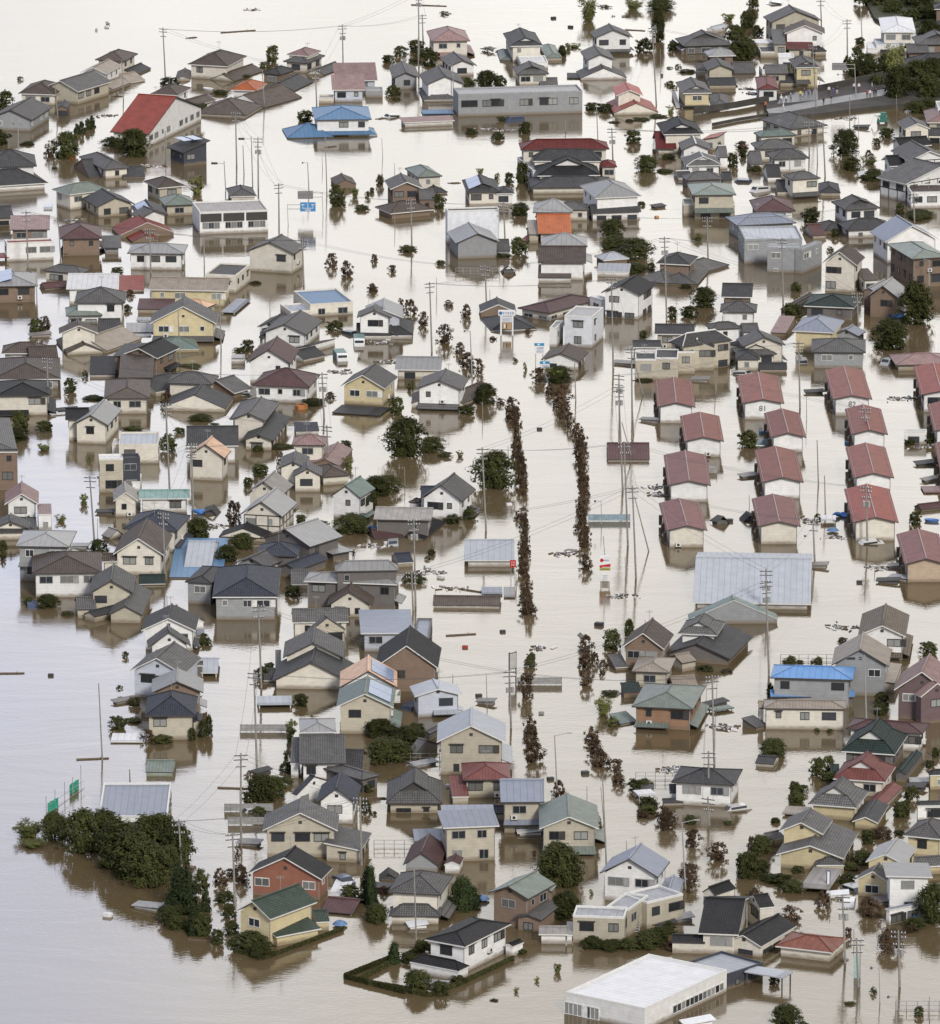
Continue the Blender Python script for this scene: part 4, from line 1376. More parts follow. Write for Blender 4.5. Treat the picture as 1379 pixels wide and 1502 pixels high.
# ---------------------------------------------------------------- houses
def make_volume(L_, F_, R_, hpx, typ, opts, label, y0):
    G = ground(F_[0], F_[1]+hpx); he = max(above(F_[0], F_[1], G).z, .12)
    a, f, b = [ground(p[0], p[1], he) for p in (L_, F_, R_)]
    u = b - f; v = a - f; s_ = scale_at(y0)
    lu, lv = u.length, v.length
    du = math.hypot(R_[0]-F_[0], R_[1]-F_[1]); dv = math.hypot(L_[0]-F_[0], L_[1]-F_[1])
    def w(vec):
        l = vec.length; 
        if l < .3: return 1e-4
        ph = math.atan2(vec.y, vec.x); return l*l/(math.sin(ph)**2 + math.cos(ph)**2/.07)
    if dv < 3.2: lv = min(max(lu*.8, 3.), 8.) if he > .8 else 3.; wa, wb = 1., 0.
    elif du < 3.2: lu = min(max(lv*.8, 3.), 8.) if he > .8 else 3.; wa, wb = 0., 1.
    else: wa, wb = w(u), w(v)
    an1 = math.atan2(u.y, u.x); an2 = math.atan2(v.y, v.x) - math.pi/2
    while an2 - an1 > math.pi: an2 -= 2*math.pi
    while an2 - an1 < -math.pi: an2 += 2*math.pi
    an = (an1*wa + an2*wb)/(wa+wb)
    ux = Vector((math.cos(an), math.sin(an), 0)); uy = Vector((-math.sin(an), math.cos(an), 0))
    if dv >= 3.2 and du >= 3.2: lu = max(abs(u.dot(ux)), .8); lv = max(abs(v.dot(uy)), .8)
    c = f + ux*lu/2 + uy*lv/2; c.z = 0
    rise = None
    for o in opts:
        if re.fullmatch(r'r\d+', o): rise = float(o[1:])*SC/(s_*CP)
    kind, axis = typ[0], (typ[1] if len(typ) > 1 else 'b')
    if kind == 'h' and abs(lu-lv) > .12*max(lu, lv): axis = 'b' if lu > lv else 'a'
    span = lu if axis == 'a' else lv
    hs = span/2
    if kind == 'h' and rise is not None: rise = max(rise - lv/2*SP*1.05, .2*hs)
    if kind in 'gh i':
        if kind == 'i' and min(lu, lv) < 4: kind = 'g'
        if rise is None: rise = hs*.42
        elif 'barn' not in label and 'arrack' not in label: rise = min(max(rise, .26*hs), .72*hs)
        elif 'arrack' in label: rise = min(max(rise, .2*hs), .32*hs)
    elif kind == 's':
        rise = .8 if rise is None else rise
    big = he > 1.0 and min(lu, lv) > 3
    return dict(c=c, ux=ux, uy=uy, w=lu, d=lv, h=he, k=kind, ax=axis, rise=rise or 0, oh=(.58 if big and hs > 2.6 else (.35 if big else .12)), y0=y0)

def loc2(V, x, y, z): return V['c'] + V['ux']*x + V['uy']*y + Vector((0, 0, z))
def roof_geo(V, mb, o0, fas):
    """roof slab of volume V into mb (slot 0 covering, slot 1 fascia/ridge)"""
    hw, hd, h, r, k, ax = V['w']/2, V['d']/2, V['h'], V['rise'], V['k'], V['ax']
    th = .17 if V['h'] > .8 else .1
    P = lambda x, y, z: loc2(V, x, y, z) - o0
    def T(p, uvs, mi=0): mb.face([P(*q) for q in p], mi, uvs)
    if k == 'f':
        e = .0
        if V['h'] < 1.2 or V.get('canopy'):
            mb.box(P(0, 0, h-.08), (V['w'], V['d'], .16), (V['ux'], V['uy']), 0)
        else:
            T([(-hw,-hd,h-.25),(hw,-hd,h-.25),(hw,hd,h-.25),(-hw,hd,h-.25)], [(0,0),(2*hw,0),(2*hw,2*hd),(0,2*hd)])
            for (cx, cy, sx, sy) in ((0,-hd+.11,2*hw,.22),(0,hd-.11,2*hw,.22),(-hw+.11,0,.22,2*hd-.44),(hw-.11,0,.22,2*hd-.44)):
                mb.box(P(cx, cy, h-.14), (sx, sy, .3), (V['ux'], V['uy']), 1)
        return
    if k == 's':
        # high side: axis letter: A/B = the named edge (A = left edge, B = front edge), a/b = the opposite edge
        zf = {'B': lambda x, y: h + r*(-y/hd*.5+.5), 'b': lambda x, y: h + r*(y/hd*.5+.5), 'A': lambda x, y: h + r*(-x/hw*.5+.5), 'a': lambda x, y: h + r*(x/hw*.5+.5)}[ax]
        q = [(-hw,-hd),(hw,-hd),(hw,hd),(-hw,hd)]
        uvs = [(0,0),(2*hw,0),(2*hw,2*hd),(0,2*hd)] if ax in 'Bb' else [(0,0),(0,2*hw),(2*hd,2*hw),(2*hd,0)]
        T([(x,y,zf(x,y)) for x,y in q], uvs); T([(x,y,zf(x,y)-th) for x,y in q][::-1], uvs, 1)
        for i in range(4):
            a, b = q[i], q[(i+1)%4]; T([(*a,zf(*a)-th),(*b,zf(*b)-th),(*b,zf(*b)),(*a,zf(*a))], [(0,0)]*4, 1)
        return
    # orient so that ridge runs along local s axis
    if ax == 'b': S = lambda s, t, z: P(s, t, z); hl, hspan = hw, hd
    else: S = lambda s, t, z: P(-t, s, z); hl, hspan = hd, hw
    sl = math.hypot(hspan, r)
    def TS(p, uvs, mi=0): mb.face([S(*q) for q in p], mi, uvs)
    if k == 'g':
        for sg in (-1, 1):
            p = [(-hl*sg, hspan*-sg, h), (hl*sg, hspan*-sg, h), (hl*sg, 0, h+r), (-hl*sg, 0, h+r)]
            TS(p, [(0,0),(2*hl,0),(2*hl,sl),(0,sl)])
            TS([(a,b,c-th) for a,b,c in p][::-1], [(0,0)]*4, 1)
            TS([p[0],(p[0][0],p[0][1],p[0][2]-th),(p[1][0],p[1][1],p[1][2]-th),p[1]], [(0,0)]*4, 1)
            for i, j in ((1,2),(3,0)):
                a, b = p[i], p[j]; TS([a,(a[0],a[1],a[2]-th),(b[0],b[1],b[2]-th),b], [(0,0)]*4, 1)
        rw = .12 if V['rc'] in 'CHR' else .26
        mb.box(S(0, 0, h+r+.05), ((2*hl, rw, .16) if ax == 'b' else (rw, 2*hl, .16)), (V['ux'], V['uy']), 2)
        return
    if k == 'h':
        rl = max(hl - hspan*.95, hl*.06)
        A = [(-hl,-hspan,h),(hl,-hspan,h),(hl,hspan,h),(-hl,hspan,h)]; R1, R2 = (-rl,0,h+r),(rl,0,h+r)
        TS([A[0],A[1],R2,R1], [(0,0),(2*hl,0),(hl+rl,sl),(hl-rl,sl)])
        TS([A[2],A[3],R1,R2], [(0,0),(2*hl,0),(hl+rl,sl),(hl-rl,sl)])
        sl2 = math.hypot(hl-rl, r)
        TS([A[1],A[2],R2], [(0,0),(2*hspan,0),(hspan,sl2)]); TS([A[3],A[0],R1], [(0,0),(2*hspan,0),(hspan,sl2)])
        hips = [(A[0],R1),(A[3],R1),(A[1],R2),(A[2],R2)]
    else:  # irimoya: hipped skirt with a gablet on top
        kf = .52; ih = hspan*(1-kf); il = hl - hspan*kf; zr = h + r*kf
        A = [(-hl,-hspan,h),(hl,-hspan,h),(hl,hspan,h),(-hl,hspan,h)]; B = [(-il,-ih,zr),(il,-ih,zr),(il,ih,zr),(-il,ih,zr)]
        for i in range(4):
            j = (i+1)%4; lw = 2*hl if i % 2 == 0 else 2*hspan; dd = hspan*kf
            TS([A[i],A[j],B[j],B[i]], [(0,0),(lw,0),(lw-dd,dd),(dd,dd)])
        e = .35
        for sg in (-1, 1):
            TS([(-(il+e)*sg,-ih*sg,zr+.02),((il+e)*sg,-ih*sg,zr+.02),((il+e)*sg,0,h+r),(-(il+e)*sg,0,h+r)], [(0,0),(2*il+2*e,0),(2*il+2*e,ih*1.08),(0,ih*1.08)])
            TS([(il*sg,-ih*sg,zr),(il*sg,ih*sg,zr),(il*sg,0,h+r-.05)], [(0,0)]*3, 1)
            for s2 in (-1, 1):
                mb.bar(S((il+e)*s2, -ih*sg, zr+.04), S((il+e)*s2, 0, h+r), .09, 2, 4)
        hips = [(A[i], B[i]) for i in range(4)]
        R1, R2 = (-il-e,0,h+r),(il+e,0,h+r)
    for i in range(4):
        a, b = A[i], A[(i+1)%4]; TS([(a[0],a[1],h-th),(b[0],b[1],h-th),b,a], [(0,0)]*4, 1)
    TS([(a[0],a[1],h-th) for a in A][::-1], [(0,0)]*4, 1)
    mb.bar(S(*R1)+Vector((0,0,.03)), S(*R2)+Vector((0,0,.03)), .13, 2, 6)
    for a, b in hips: mb.bar(S(*a)+Vector((0,0,.0)), S(*b)+Vector((0,0,.02)), .085, 2, 5)

def wall_geo(V, mb, o0):
    oh = V['oh'] if V['k'] != 'f' else .0
    hw, hd, h, r, k, ax = V['w']/2-oh, V['d']/2-oh, V['h']-.08, V['rise'], V['k'], V['ax']
    if k == 'f': hw -= .02; hd -= .02; h -= .22
    P = lambda x, y, z: loc2(V, x, y, z) - o0
    z0 = -1.6
    if k == 's':
        H, W_, D_ = V['h'], V['w']/2, V['d']/2
        zf = {'B': lambda x, y: H + r*(-y/D_*.5+.5), 'b': lambda x, y: H + r*(y/D_*.5+.5), 'A': lambda x, y: H + r*(-x/W_*.5+.5), 'a': lambda x, y: H + r*(x/W_*.5+.5)}[ax]
        q = [(-hw,-hd),(hw,-hd),(hw,hd),(-hw,hd)]
        for i in range(4):
            a, b = q[i], q[(i+1)%4]; mb.face([P(*a,z0),P(*b,z0),P(*b,zf(*b)-.14),P(*a,zf(*a)-.14)])
        return
    q = [(-hw,-hd),(hw,-hd),(hw,hd),(-hw,hd)]
    for i in range(4):
        a, b = q[i], q[(i+1)%4]; mb.face([P(*a,z0),P(*b,z0),P(*b,h),P(*a,h)])
    if k == 'g':
        rr = r*(1 - (oh/(V['d']/2 if ax == 'b' else V['w']/2)))
        zt = V['h'] + r - .16
        if ax == 'b':
            for sg in (-1, 1): mb.face([P(hw*sg,-hd*sg,h), P(hw*sg,hd*sg,h), P(hw*sg,hd*sg*.98,h+.02), P(hw*sg,0,zt), P(hw*sg,-hd*sg*.98,h+.02)])
        else:
            for sg in (-1, 1): mb.face([P(-hw*-sg,hd*sg,h), P(hw*-sg,hd*sg,h), P(hw*-sg*.98,hd*sg,h+.02), P(0,hd*sg,zt), P(-hw*-sg*.98,hd*sg,h+.02)])
    mb.face([P(-hw,-hd,h), P(hw,-hd,h), P(hw,hd,h), P(-hw,hd,h)])

def inside(V, p):
    d = p - V['c']; return abs(d.dot(V['ux'])) < V['w']/2-.05 and abs(d.dot(V['uy'])) < V['d']/2-.05 and p.z < V['h'] + V['rise']*.8 + .3

WIN_N = 0
def add_window(root, o0, c, t, n, w, h, style, rng, simple):
    """c centre on the wall plane, t tangent, n outward normal"""
    global WIN_N; WIN_N += 1
    fr = {'d': FRD, 'w': FRW, 's': FRS}[style]
    mb = MB(); cc = c + n*.03; f = .07 if not simple else .1
    mb.box(cc + Vector((0,0,h/2)), (w+2*f, .10, f*1.5), (t, n)); mb.box(cc - Vector((0,0,h/2)), (w+2*f, .12, f), (t, n))
    mb.box(cc - t*(w/2+f/2), (f, .10, h-f), (t, n)); mb.box(cc + t*(w/2+f/2), (f, .10, h-f), (t, n))
    if w > .9: mb.box(cc, (.06, .09, h-f), (t, n))
    if style == 'd' and rng.random() < .35 and not simple: mb.box(cc + Vector((0,0,h/2+.22)) + n*.12, (w+.5, .4, .07), (t, n))
    if w > 1 and not simple and rng.random() < .3: mb.box(cc + t*(w/2+.5) , (.75, .16, h+.1), (t, n))
    gm = GLD if rng.random() < .55 else GLC
    if simple:
        mb.face([c+n*.025 + t*a*w/2 + Vector((0,0,b*h/2)) for a, b in ((-1,-1),(1,-1),(1,1),(-1,1))], 1)
        for i in range(len(mb.v)): mb.v[i] = tuple(Vector(mb.v[i]) - o0)
        mb.build('window', [fr, gm], root)
        return
    for i in range(len(mb.v)): mb.v[i] = tuple(Vector(mb.v[i]) - o0)
    wo = mb.build('window', fr, root)
    g = MB(); g.face([c+n*.025 - o0 + t*a*w/2 + Vector((0,0,b*h/2)) for a, b in ((-1,-1),(1,-1),(1,1),(-1,1))]); g.build('pane', gm, wo)

def house_windows(root, o0, Vs, V, rng, wall, simple, opts):
    if any('clinicband' == o for o in opts): return
    k = V['k']; oh = V['oh'] if k != 'f' else .02
    top = V['h'] - (.1 if k != 'f' else .4)
    if top < 1.15: return
    hw, hd = V['w']/2-oh, V['d']/2-oh
    style = 'w' if wall in 'HgryE' and rng.random() < .6 else ('d' if rng.random() < .7 else 's')
    if '+blk0' in opts or '+bar' in opts or '+n81' in opts or '+n82' in opts: return
    for (n, t, dist, half) in ((-V['uy'], V['ux'], hd, hw), (V['ux'], V['uy'], hw, hd), (-V['ux'], -V['uy'], hw, hd), (V['uy'], -V['ux'], hd, hw)):
        if n.y > .35: continue
        base = V['c'] + n*dist
        rows = [top - .5 - .55] if top < 4.0 else [top-.5-.6, top-.5-.6-2.75]
        if top > 7: rows.append(top-.5-.6-5.5)
        for zi, z in enumerate(rows):
            hh = 1.05 if zi == 0 else 1.25
            if z - hh/2 < .12: 
                hh = (z - .15)*2
                if hh < .5: continue
                hh = min(hh, 1.1)
            cnt = max(1, int(round(2*half/3.3)))
            if half < .9: continue
            for i in range(cnt):
                if cnt > 1 and rng.random() < .14: continue
                x = -half + (i+.5)*2*half/cnt + rng.uniform(-.3, .3)
                ww = rng.choice([.65, 1.15, 1.6, 1.7, 1.85]) if n.y < -.3 else rng.choice([.6, .8, 1.2])
                ww = min(ww, 2*half/cnt-.5)
                if ww < .4: continue
                hj = hh if ww > .9 else hh*.8
                c = base + t*x + Vector((0, 0, z + (hh-hj)/2))
                if any(U is not V and inside(U, c + n*.35) for U in Vs): continue
                if any(U is not V and inside(U, c + n*.1 - Vector((0,0,hh/2))) for U in Vs): continue
                add_window(root, o0, c, t, n, ww, hj, style, rng, simple)

KINDWORDS = [('barrack','barrack','barracks hut'),('carport','carport','carport'),('warehouse','warehouse','warehouse'),('barn','house','house'),('office block','office_block','office building'),('apartment block','apartment_block','apartment block'),
 ('clinic','clinic','clinic'),('site office','site_office','office'),('garage','garage','garage'),('canopy','canopy','canopy'),('awning','awning','awning'),('glasshouse','shed','shed'),('garden shed','shed','shed'),('hut','hut','hut'),('shed','shed','shed'),('kiosk','kiosk','kiosk'),
 ('cabin','cabin','cabin'),('hall','hall','hall'),('pavilion','house','house'),('shop','shop','shop')]
PLACES = []      # (x, y, short name) anchors for the labels of trees and poles
ALLV = []
def house(label, vols, flags):
    lw = label.lower(); name, cat = 'house', 'house'
    first = re.split(r' (behind|beside|below|above|in front|left|right|between|at the|near|under|tucked|against|with|of|cut|by|on|afloat)\b', lw)[0]
    for w, n_, c_ in KINDWORDS:
        if re.search(r'\b'+w, first): name, cat = n_, c_; break
    Vs = []
    for (Lp, Fp, Rp, hp, typ, opts, rc, wc) in vols:
        V = make_volume(Lp, Fp, Rp, hp, typ, opts, label, Fp[1]+hp); V['rc'] = rc; V['wc'] = wc; V['opts'] = opts; Vs.append(V)
    rng = random.Random(label)
    o0 = Vs[0]['c'].copy(); root = empty(name, o0); tag(root, label, cat)
    if name == 'barrack': root['group'] = 'rows of small red-roofed barracks'
    y0 = vols[0][1][1]; simple = y0 < 330
    cx = sum(v[1][0] for v in vols[:1]) ; PLACES.append(((vols[0][0][0]+vols[0][2][0])/2, vols[0][1][1]+vols[0][3]*.5, label, abs(vols[0][2][0]-vols[0][0][0])/2))
    # small random jitter avoids coplanar faces between the volumes
    for i, V in enumerate(Vs):
        V['h'] += i*.006; V['w'] += i*.011; V['d'] += i*.013
        allopts = V['opts'] + flags
        if ('carport' in lw or 'garden canopy' in lw) and V['k'] in 'fsg' and i == 0 or (V['k'] == 'f' and V['h'] < .9): V['canopy'] = True
        mb = MB(); 
        if not V.get('canopy'):
            wall_geo(V, mb, o0); mb.build('wall', wallmat(V['wc']), root, merge=True)
        else:
            for sx in (-1, 1):
                for sy in (-1, 1): 
                    p = loc2(V, sx*(V['w']/2-.25), sy*(V['d']/2-.25), 0) - o0; pm = MB(); pm.box(p + Vector((0,0,(V['h']-.7)/2)), (.14,.14,V['h']+.5), (V['ux'], V['uy'])); pm.build('post', FASW if V['wc'] != 'k' else STEEL, root)
        mb = MB(); fas = FASW if (V['wc'] in 'HrylW' or rng.random() < .25 or V['rc'] in 'aEW' or 'white' in lw and 'edge' in lw) else FASD
        if V['k'] == 'f' and V['wc'] in 'wWlb': fas = FASW
        if V['k'] == 'f' and V['wc'] in 'dgkc': fas = wallmat(V['wc'])
        roof_geo(V, mb, o0, fas)
        ridge = TRIM if name == 'barrack' else FASW if 'white ridge' in lw else roofmat(V['rc'])
        if name == 'barrack': fas = FASD
        ro = mb.build('roof', [roofmat(V['rc']), fas, ridge], root)
        if name == 'barrack':
            for sx in (-1, 1):
                sm = MB(); a = loc2(V, sx*(V['w']/2-.35), -V['d']/2, V['h']+V['rise']*.35/(V['w']/2)+.05)-o0; b = loc2(V, sx*(V['w']/2-.35), V['d']/2, V['h']+V['rise']*.35/(V['w']/2)+.05)-o0
                sm.bar(a, b, .045, 0, 4); sm.build('roof_trim', TRIM, ro)
            for q in ('81', '82'):
                if '+n'+q[:] in flags or '+n'+q in allopts:
                    cu = bpy.data.curves.new('number', 'FONT'); cu.body = q; cu.size = 1.3; cu.align_x = 'CENTER'; cu.extrude = .01
                    tmp = bpy.data.objects.new('number', cu); me = bpy.data.meshes.new_from_object(tmp); bpy.data.objects.remove(tmp)
                    to = bpy.data.objects.new('wall_number', me); COL.objects.link(to); to.parent = root; me.materials.append(FRD)
                    an = math.atan2(V['ux'].y, V['ux'].x); to.rotation_euler = (math.pi/2, 0, an)
                    to.location = loc2(V, 0, -V['d']/2+V['oh']-.03, V['h']-1.45) - o0
            # side window boxes and door posts of the barrack
            lm = MB()
            for q in range(3):
                lm.box(loc2(V, -V['w']/2+.05, -V['d']*.3+q*V['d']*.3, V['h']*.35)-o0, (.5, .9, V['h']*.5), (V['ux'], V['uy']))
            lm.build('side_boxes', WOOD, root)
        if V['h'] > 1.1 and V['k'] in 'ghi':
            house_windows(root, o0, Vs, V, rng, V['wc'], simple, allopts)
        elif V['h'] > 1.4 and '+blk' not in allopts and '+bay' not in allopts:
            house_windows(root, o0, Vs, V, rng, V['wc'], simple, allopts)
        # vertical downpipes at the corners
        if V['h'] > 2.2 and not simple and i == 0:
            for sx in (-1, 1):
                p = loc2(V, sx*(V['w']/2-V['oh']+.0), -V['d']/2+V['oh']-.06, 0)-o0; d = MB(); d.bar(p-Vector((0,0,.6)), p+Vector((0,0,V['h']-.15)), .05, 0, 5); d.build('downpipe', FRS, root)
        if not simple and i == 0 and V['h'] > 2.6 and V['k'] in 'gh' and rng.random() < .45:
            p = loc2(V, rng.uniform(-.3,.3)*V['w'], -V['d']/2+V['oh']-.2, V['h']-rng.uniform(2.1,2.4))-o0; m_ = MB()
            if not any(U is not V and inside(U, p+o0) for U in Vs):
                m_.box(p, (.8,.32,.6), (V['ux'], V['uy'])); m_.bar(p-V['uy']*.17, p-V['uy']*.19, .22, 1, 12); m_.box(p-Vector((0,0,.36)), (.9,.36,.06), (V['ux'], V['uy']), 1); m_.build('air_conditioner', [FASW, FRD], root)
        if V['k'] == 'g' and V['h'] > 1.5 and V['rise'] > .8 and name == 'house' and not simple:
            # louvre in the gable end
            if V['ax'] == 'a': p = loc2(V, 0, -V['d']/2+V['oh']-.03, V['h']+V['rise']*.38); sz = (.45, .08, .4)
            else: p = loc2(V, -V['w']/2+V['oh']-.03, 0, V['h']+V['rise']*.38); sz = (.08, .45, .4)
            lv = MB(); lv.box(p-o0, sz, (V['ux'], V['uy'])); lv.build('gable_vent', FRD, root)
    for V in Vs:
        if '+tim' not in V['opts']: continue
        m_ = MB(); oh = V['oh']
        for (n, t, dist, half) in ((-V['uy'], V['ux'], V['d']/2-oh+.03, V['w']/2-oh), (V['ux'], V['uy'], V['w']/2-oh+.03, V['d']/2-oh), (-V['ux'], -V['uy'], V['w']/2-oh+.03, V['d']/2-oh)):
            c = V['c'] + n*dist - o0
            for z in (V['h']-.12, V['h']-1.75): 
                if z > .2: m_.box(c+Vector((0,0,z)), (2*half, .05, .16), (t, n))
            k_ = max(3, int(half*2/1.9))
            for q in range(k_+1): m_.box(c+t*(-half+2*half*q/k_)+Vector((0,0,V['h']/2-.1)), (.13, .07, V['h']), (t, n))
        m_.build('timber_beams', FRD, root)
    V = Vs[0]
    if '+blk' in flags:      # three black panelled bays in a white frame
        for q in range(3):
            x = -V['w']/2 + (q+.5)*V['w']/3; m_ = MB()
            if V['w'] >= V['d']: m_.box(loc2(V, x, -V['d']/2-.05, V['h']-1.1)-o0, (V['w']/3-.35, .16, 1.5), (V['ux'], V['uy']))
            m_.build('black_panel', FRD, root)
            for dx in (-1, 0, 1): add_window(root, o0, loc2(V, x+dx*V['w']*.085, -V['d']/2, V['h']-2.6), V['ux'], -V['uy'], V['w']*.07, 1.1, 's', rng, False)
    if '+bay' in flags:      # long ribbon of wide windows
        for q in (.09, .23, .30, .53, .69, .76, .93):
            c = loc2(V, -V['w']/2 + q*V['w'], -V['d']/2, V['h']-2.0)
            add_window(root, o0, c, V['ux'], -V['uy'], (3.2 if q < .1 else 1.7), 1.3, 'd', rng, False)
    if 'clinic' in lw and 'band' in lw:
        for q in range(12): add_window(root, o0, loc2(V, V['w']*(-.5+.36+q*.052), -V['d']/2, V['h']-1.9), V['ux'], -V['uy'], V['w']*.047, 1.0, 'w', rng, False)
        for q in range(4): add_window(root, o0, loc2(V, -V['w']/2, V['d']*(.46-q*.11), V['h']-2.0), -V['uy'], -V['ux'], V['d']*.1, 1.5, 'w', rng, False)
    if '+sol' in flags:
        V = Vs[0]; m_ = MB()
        if V['k'] == 's' or V['k'] == 'f': pts = [(-.3,.1),(.2,.1)]
        if V['k'] in 'ghi':
            hs = (V['w'] if V['ax'] == 'a' else V['d'])/2
            for j in range(2):
                # a rack lying on one slope
                if V['ax'] == 'a':
                    x0, x1 = -V['w']/2+.5, -.45; z0 = V['h']+V['rise']*(1-(-x0)/hs)+.1; z1 = V['h']+V['rise']*(1-(-x1)/hs)+.1
                    y0_, y1_ = -V['d']*.4+j*V['d']*.4, -V['d']*.4+(j+1)*V['d']*.4-.15
                    q = [loc2(V,x0,y0_,z0),loc2(V,x0,y1_,z0),loc2(V,x1,y1_,z1),loc2(V,x1,y0_,z1)]
                else:
                    x0, x1 = -V['d']/2+.5, -.45; z0 = V['h']+V['rise']*(1-(-x0)/hs)+.1; z1 = V['h']+V['rise']*(1-(-x1)/hs)+.1
                    y0_, y1_ = -V['w']*.38+j*V['w']*.38, -V['w']*.38+(j+1)*V['w']*.38-.15
                    q = [loc2(V,y0_,x0,z0),loc2(V,y1_,x0,z0),loc2(V,y1_,x1,z1),loc2(V,y0_,x1,z1)]
                m_ = MB(); m_.prism([p-o0 for p in q], (0,0,.06)); m_.build('solar_panel', SOLARL, root)
        else:
            for j in range(2):
                m_ = MB(); zz = V['h']+V['rise']+.12
                q = [loc2(V, -V['w']*.35+j*V['w']*.38, -V['d']*.32, zz), loc2(V, -V['w']*.35+j*V['w']*.38+V['w']*.3, -V['d']*.32, zz), loc2(V, -V['w']*.35+j*V['w']*.38+V['w']*.3, V['d']*.3, zz), loc2(V, -V['w']*.35+j*V['w']*.38, V['d']*.3, zz)]
                m_.prism([p-o0 for p in q], (0,0,.05)); m_.build('solar_panel', SOLARL, root)
    if name == 'house' and V['h'] > 3.1 and V['k'] in 'ghi' and '+nopent' not in flags:
        z = max(V['h'] - 2.6, .95); oh = V['oh']; dp = rng.uniform(.9, 1.7); fl = dp*.38
        for (n, t, dist, half) in ((-V['uy'], V['ux'], V['d']/2-oh, V['w']/2-oh), (V['ux'], V['uy'], V['w']/2-oh, V['d']/2-oh)):
            if n.y > .3 or half < 1.6 or rng.random() < .25: continue
            c = V['c'] + n*dist
            if any(U is not V and inside(U, c + n*.5 + Vector((0,0,z))) for U in Vs): continue
            a, b = (-half, half) if rng.random() < .6 else ((-half, half*.2) if rng.random() < .5 else (-half*.2, half))
            m_ = MB(); P_ = lambda x, o, zz: c + t*x + n*o + Vector((0,0,zz)) - o0
            m_.face([P_(a-.2,dp,z-fl), P_(b+.2,dp,z-fl), P_(b+.1,.01,z), P_(a+-.1,.01,z)], 0, [(0,0),(b-a,0),(b-a,.9),(0,.9)])
            m_.face([P_(a-.2,dp,z-fl-.1), P_(b+.2,dp,z-fl-.1), P_(b+.2,dp,z-fl), P_(a-.2,dp,z-fl)], 1); m_.face([P_(a-.2,dp,z-fl-.1), P_(a-.1,.01,z-.1), P_(b+.1,.01,z-.1), P_(b+.2,dp,z-fl-.1)], 1)
            for xx in (a-.2, b+.2): m_.face([P_(xx,dp,z-fl-.1), P_(xx,dp,z-fl), P_(xx+(.1 if xx < 0 else -.1),.01,z), P_(xx+(.1 if xx < 0 else -.1),.01,z-.1)], 1)
            m_.build('pent_roof', [roofmat(V['rc']), FASD], root)
    if name == 'house' and V['h'] > 3.2 and not simple and V['k'] in 'gh' and rng.random() < .22 and len(Vs) == 1:
        n, t = -V['uy'], V['ux']; c = V['c'] + n*(V['d']/2-V['oh']) + t*rng.uniform(-.2,.2)*V['w'] - o0; z = V['h'] - 2.55; wv = min(3.2, V['w']*.45); m_ = MB()
        m_.box(c+n*.5+Vector((0,0,z)), (wv, 1.0, .12), (t, n)); m_.box(c+n*.98+Vector((0,0,z+.55)), (wv, .05, .85), (t, n))
        for sx in (-1, 1): m_.box(c+n*.5+t*(wv/2-.03)*sx+Vector((0,0,z+.55)), (.05, .9, .85), (t, n))
        m_.build('balcony', FASW if rng.random() < .5 else wallmat(V['wc']), root)
    if name == 'house' and V['h'] > 2 and rng.random() < .4:      # television aerial on the ridge
        p = loc2(V, rng.uniform(-.2,.2)*V['w'], 0, V['h']+V['rise'])-o0; m_ = MB(); m_.bar(p-Vector((0,0,.3)), p+Vector((0,0,2.0)), .03, 0, 4)
        for q in range(4): m_.bar(p+Vector((-.5,0.1*q,1.9-q*.12)), p+Vector((.5,.1*q,1.9-q*.12)), .016, 0, 3)
        m_.build('antenna', FRS, root)
    ALLV.extend(Vs)
    return root
# ---------------------------------------------------------------- vegetation
def leaf_crown(seed, n_clump, per, leaf, shape):
    """unit crown: radius 1, height 2 (z 0..2), made of many small leaf faces gathered in clumps"""
    r = random.Random(seed); mb = MB()
    for i in range(n_clump):
        # clump centres spread through the volume, more near the shell
        a = r.uniform(0, 2*math.pi); u = r.random()
        if shape == 'cone': z = 2*(1-math.sqrt(1-u*.97)); rad = (1-z/2)**.75*.8
        elif shape == 'flat': z = r.uniform(.1, 1.7); rad = math.sqrt(max(0, 1-((z-.7)/1.15)**2))*.85
        elif shape == 'tuft': z = r.uniform(0, 1.9); rad = .25+.55*(z/2)
        else: z = r.uniform(.05, 1.9); rad = math.sqrt(max(.02, 1-((z-.85)/1.12)**2))*.84
        lump = 1 + .22*math.sin(3*a+seed) + .15*math.sin(5*a+z*4+seed*2)
        rr = rad*lump*(r.random()**.35)
        c = Vector((math.cos(a)*rr, math.sin(a)*rr, z)); cs = r.uniform(.13, .3)*(1.15 if shape == 'tuft' else 1)
        out = Vector((c.x, c.y, (c.z-.8)*.8+.3)).normalized()
        for j in range(per):
            d = Vector((r.gauss(0,1), r.gauss(0,1), r.gauss(0,1))); d.normalize()
            p = c + d*cs*(r.random()**.4)
            if p.z < -.02: p.z = abs(p.z)
            n = (d*.7 + out*.7 + Vector((r.gauss(0,.35), r.gauss(0,.35), r.gauss(0,.35)+.25))).normalized()
            t = n.orthogonal().normalized(); t = (Matrix.Rotation(r.uniform(0, 6.28), 3, n) @ t); b = n.cross(t); s = leaf*r.uniform(.6, 1.35)
            mb.face([p - t*s, p - b*s*.5, p + t*s*1.1, p + b*s*.5])
    me = bpy.data.meshes.new('leaves'); me.from_pydata(mb.v, [], mb.f); return me
CR = {}
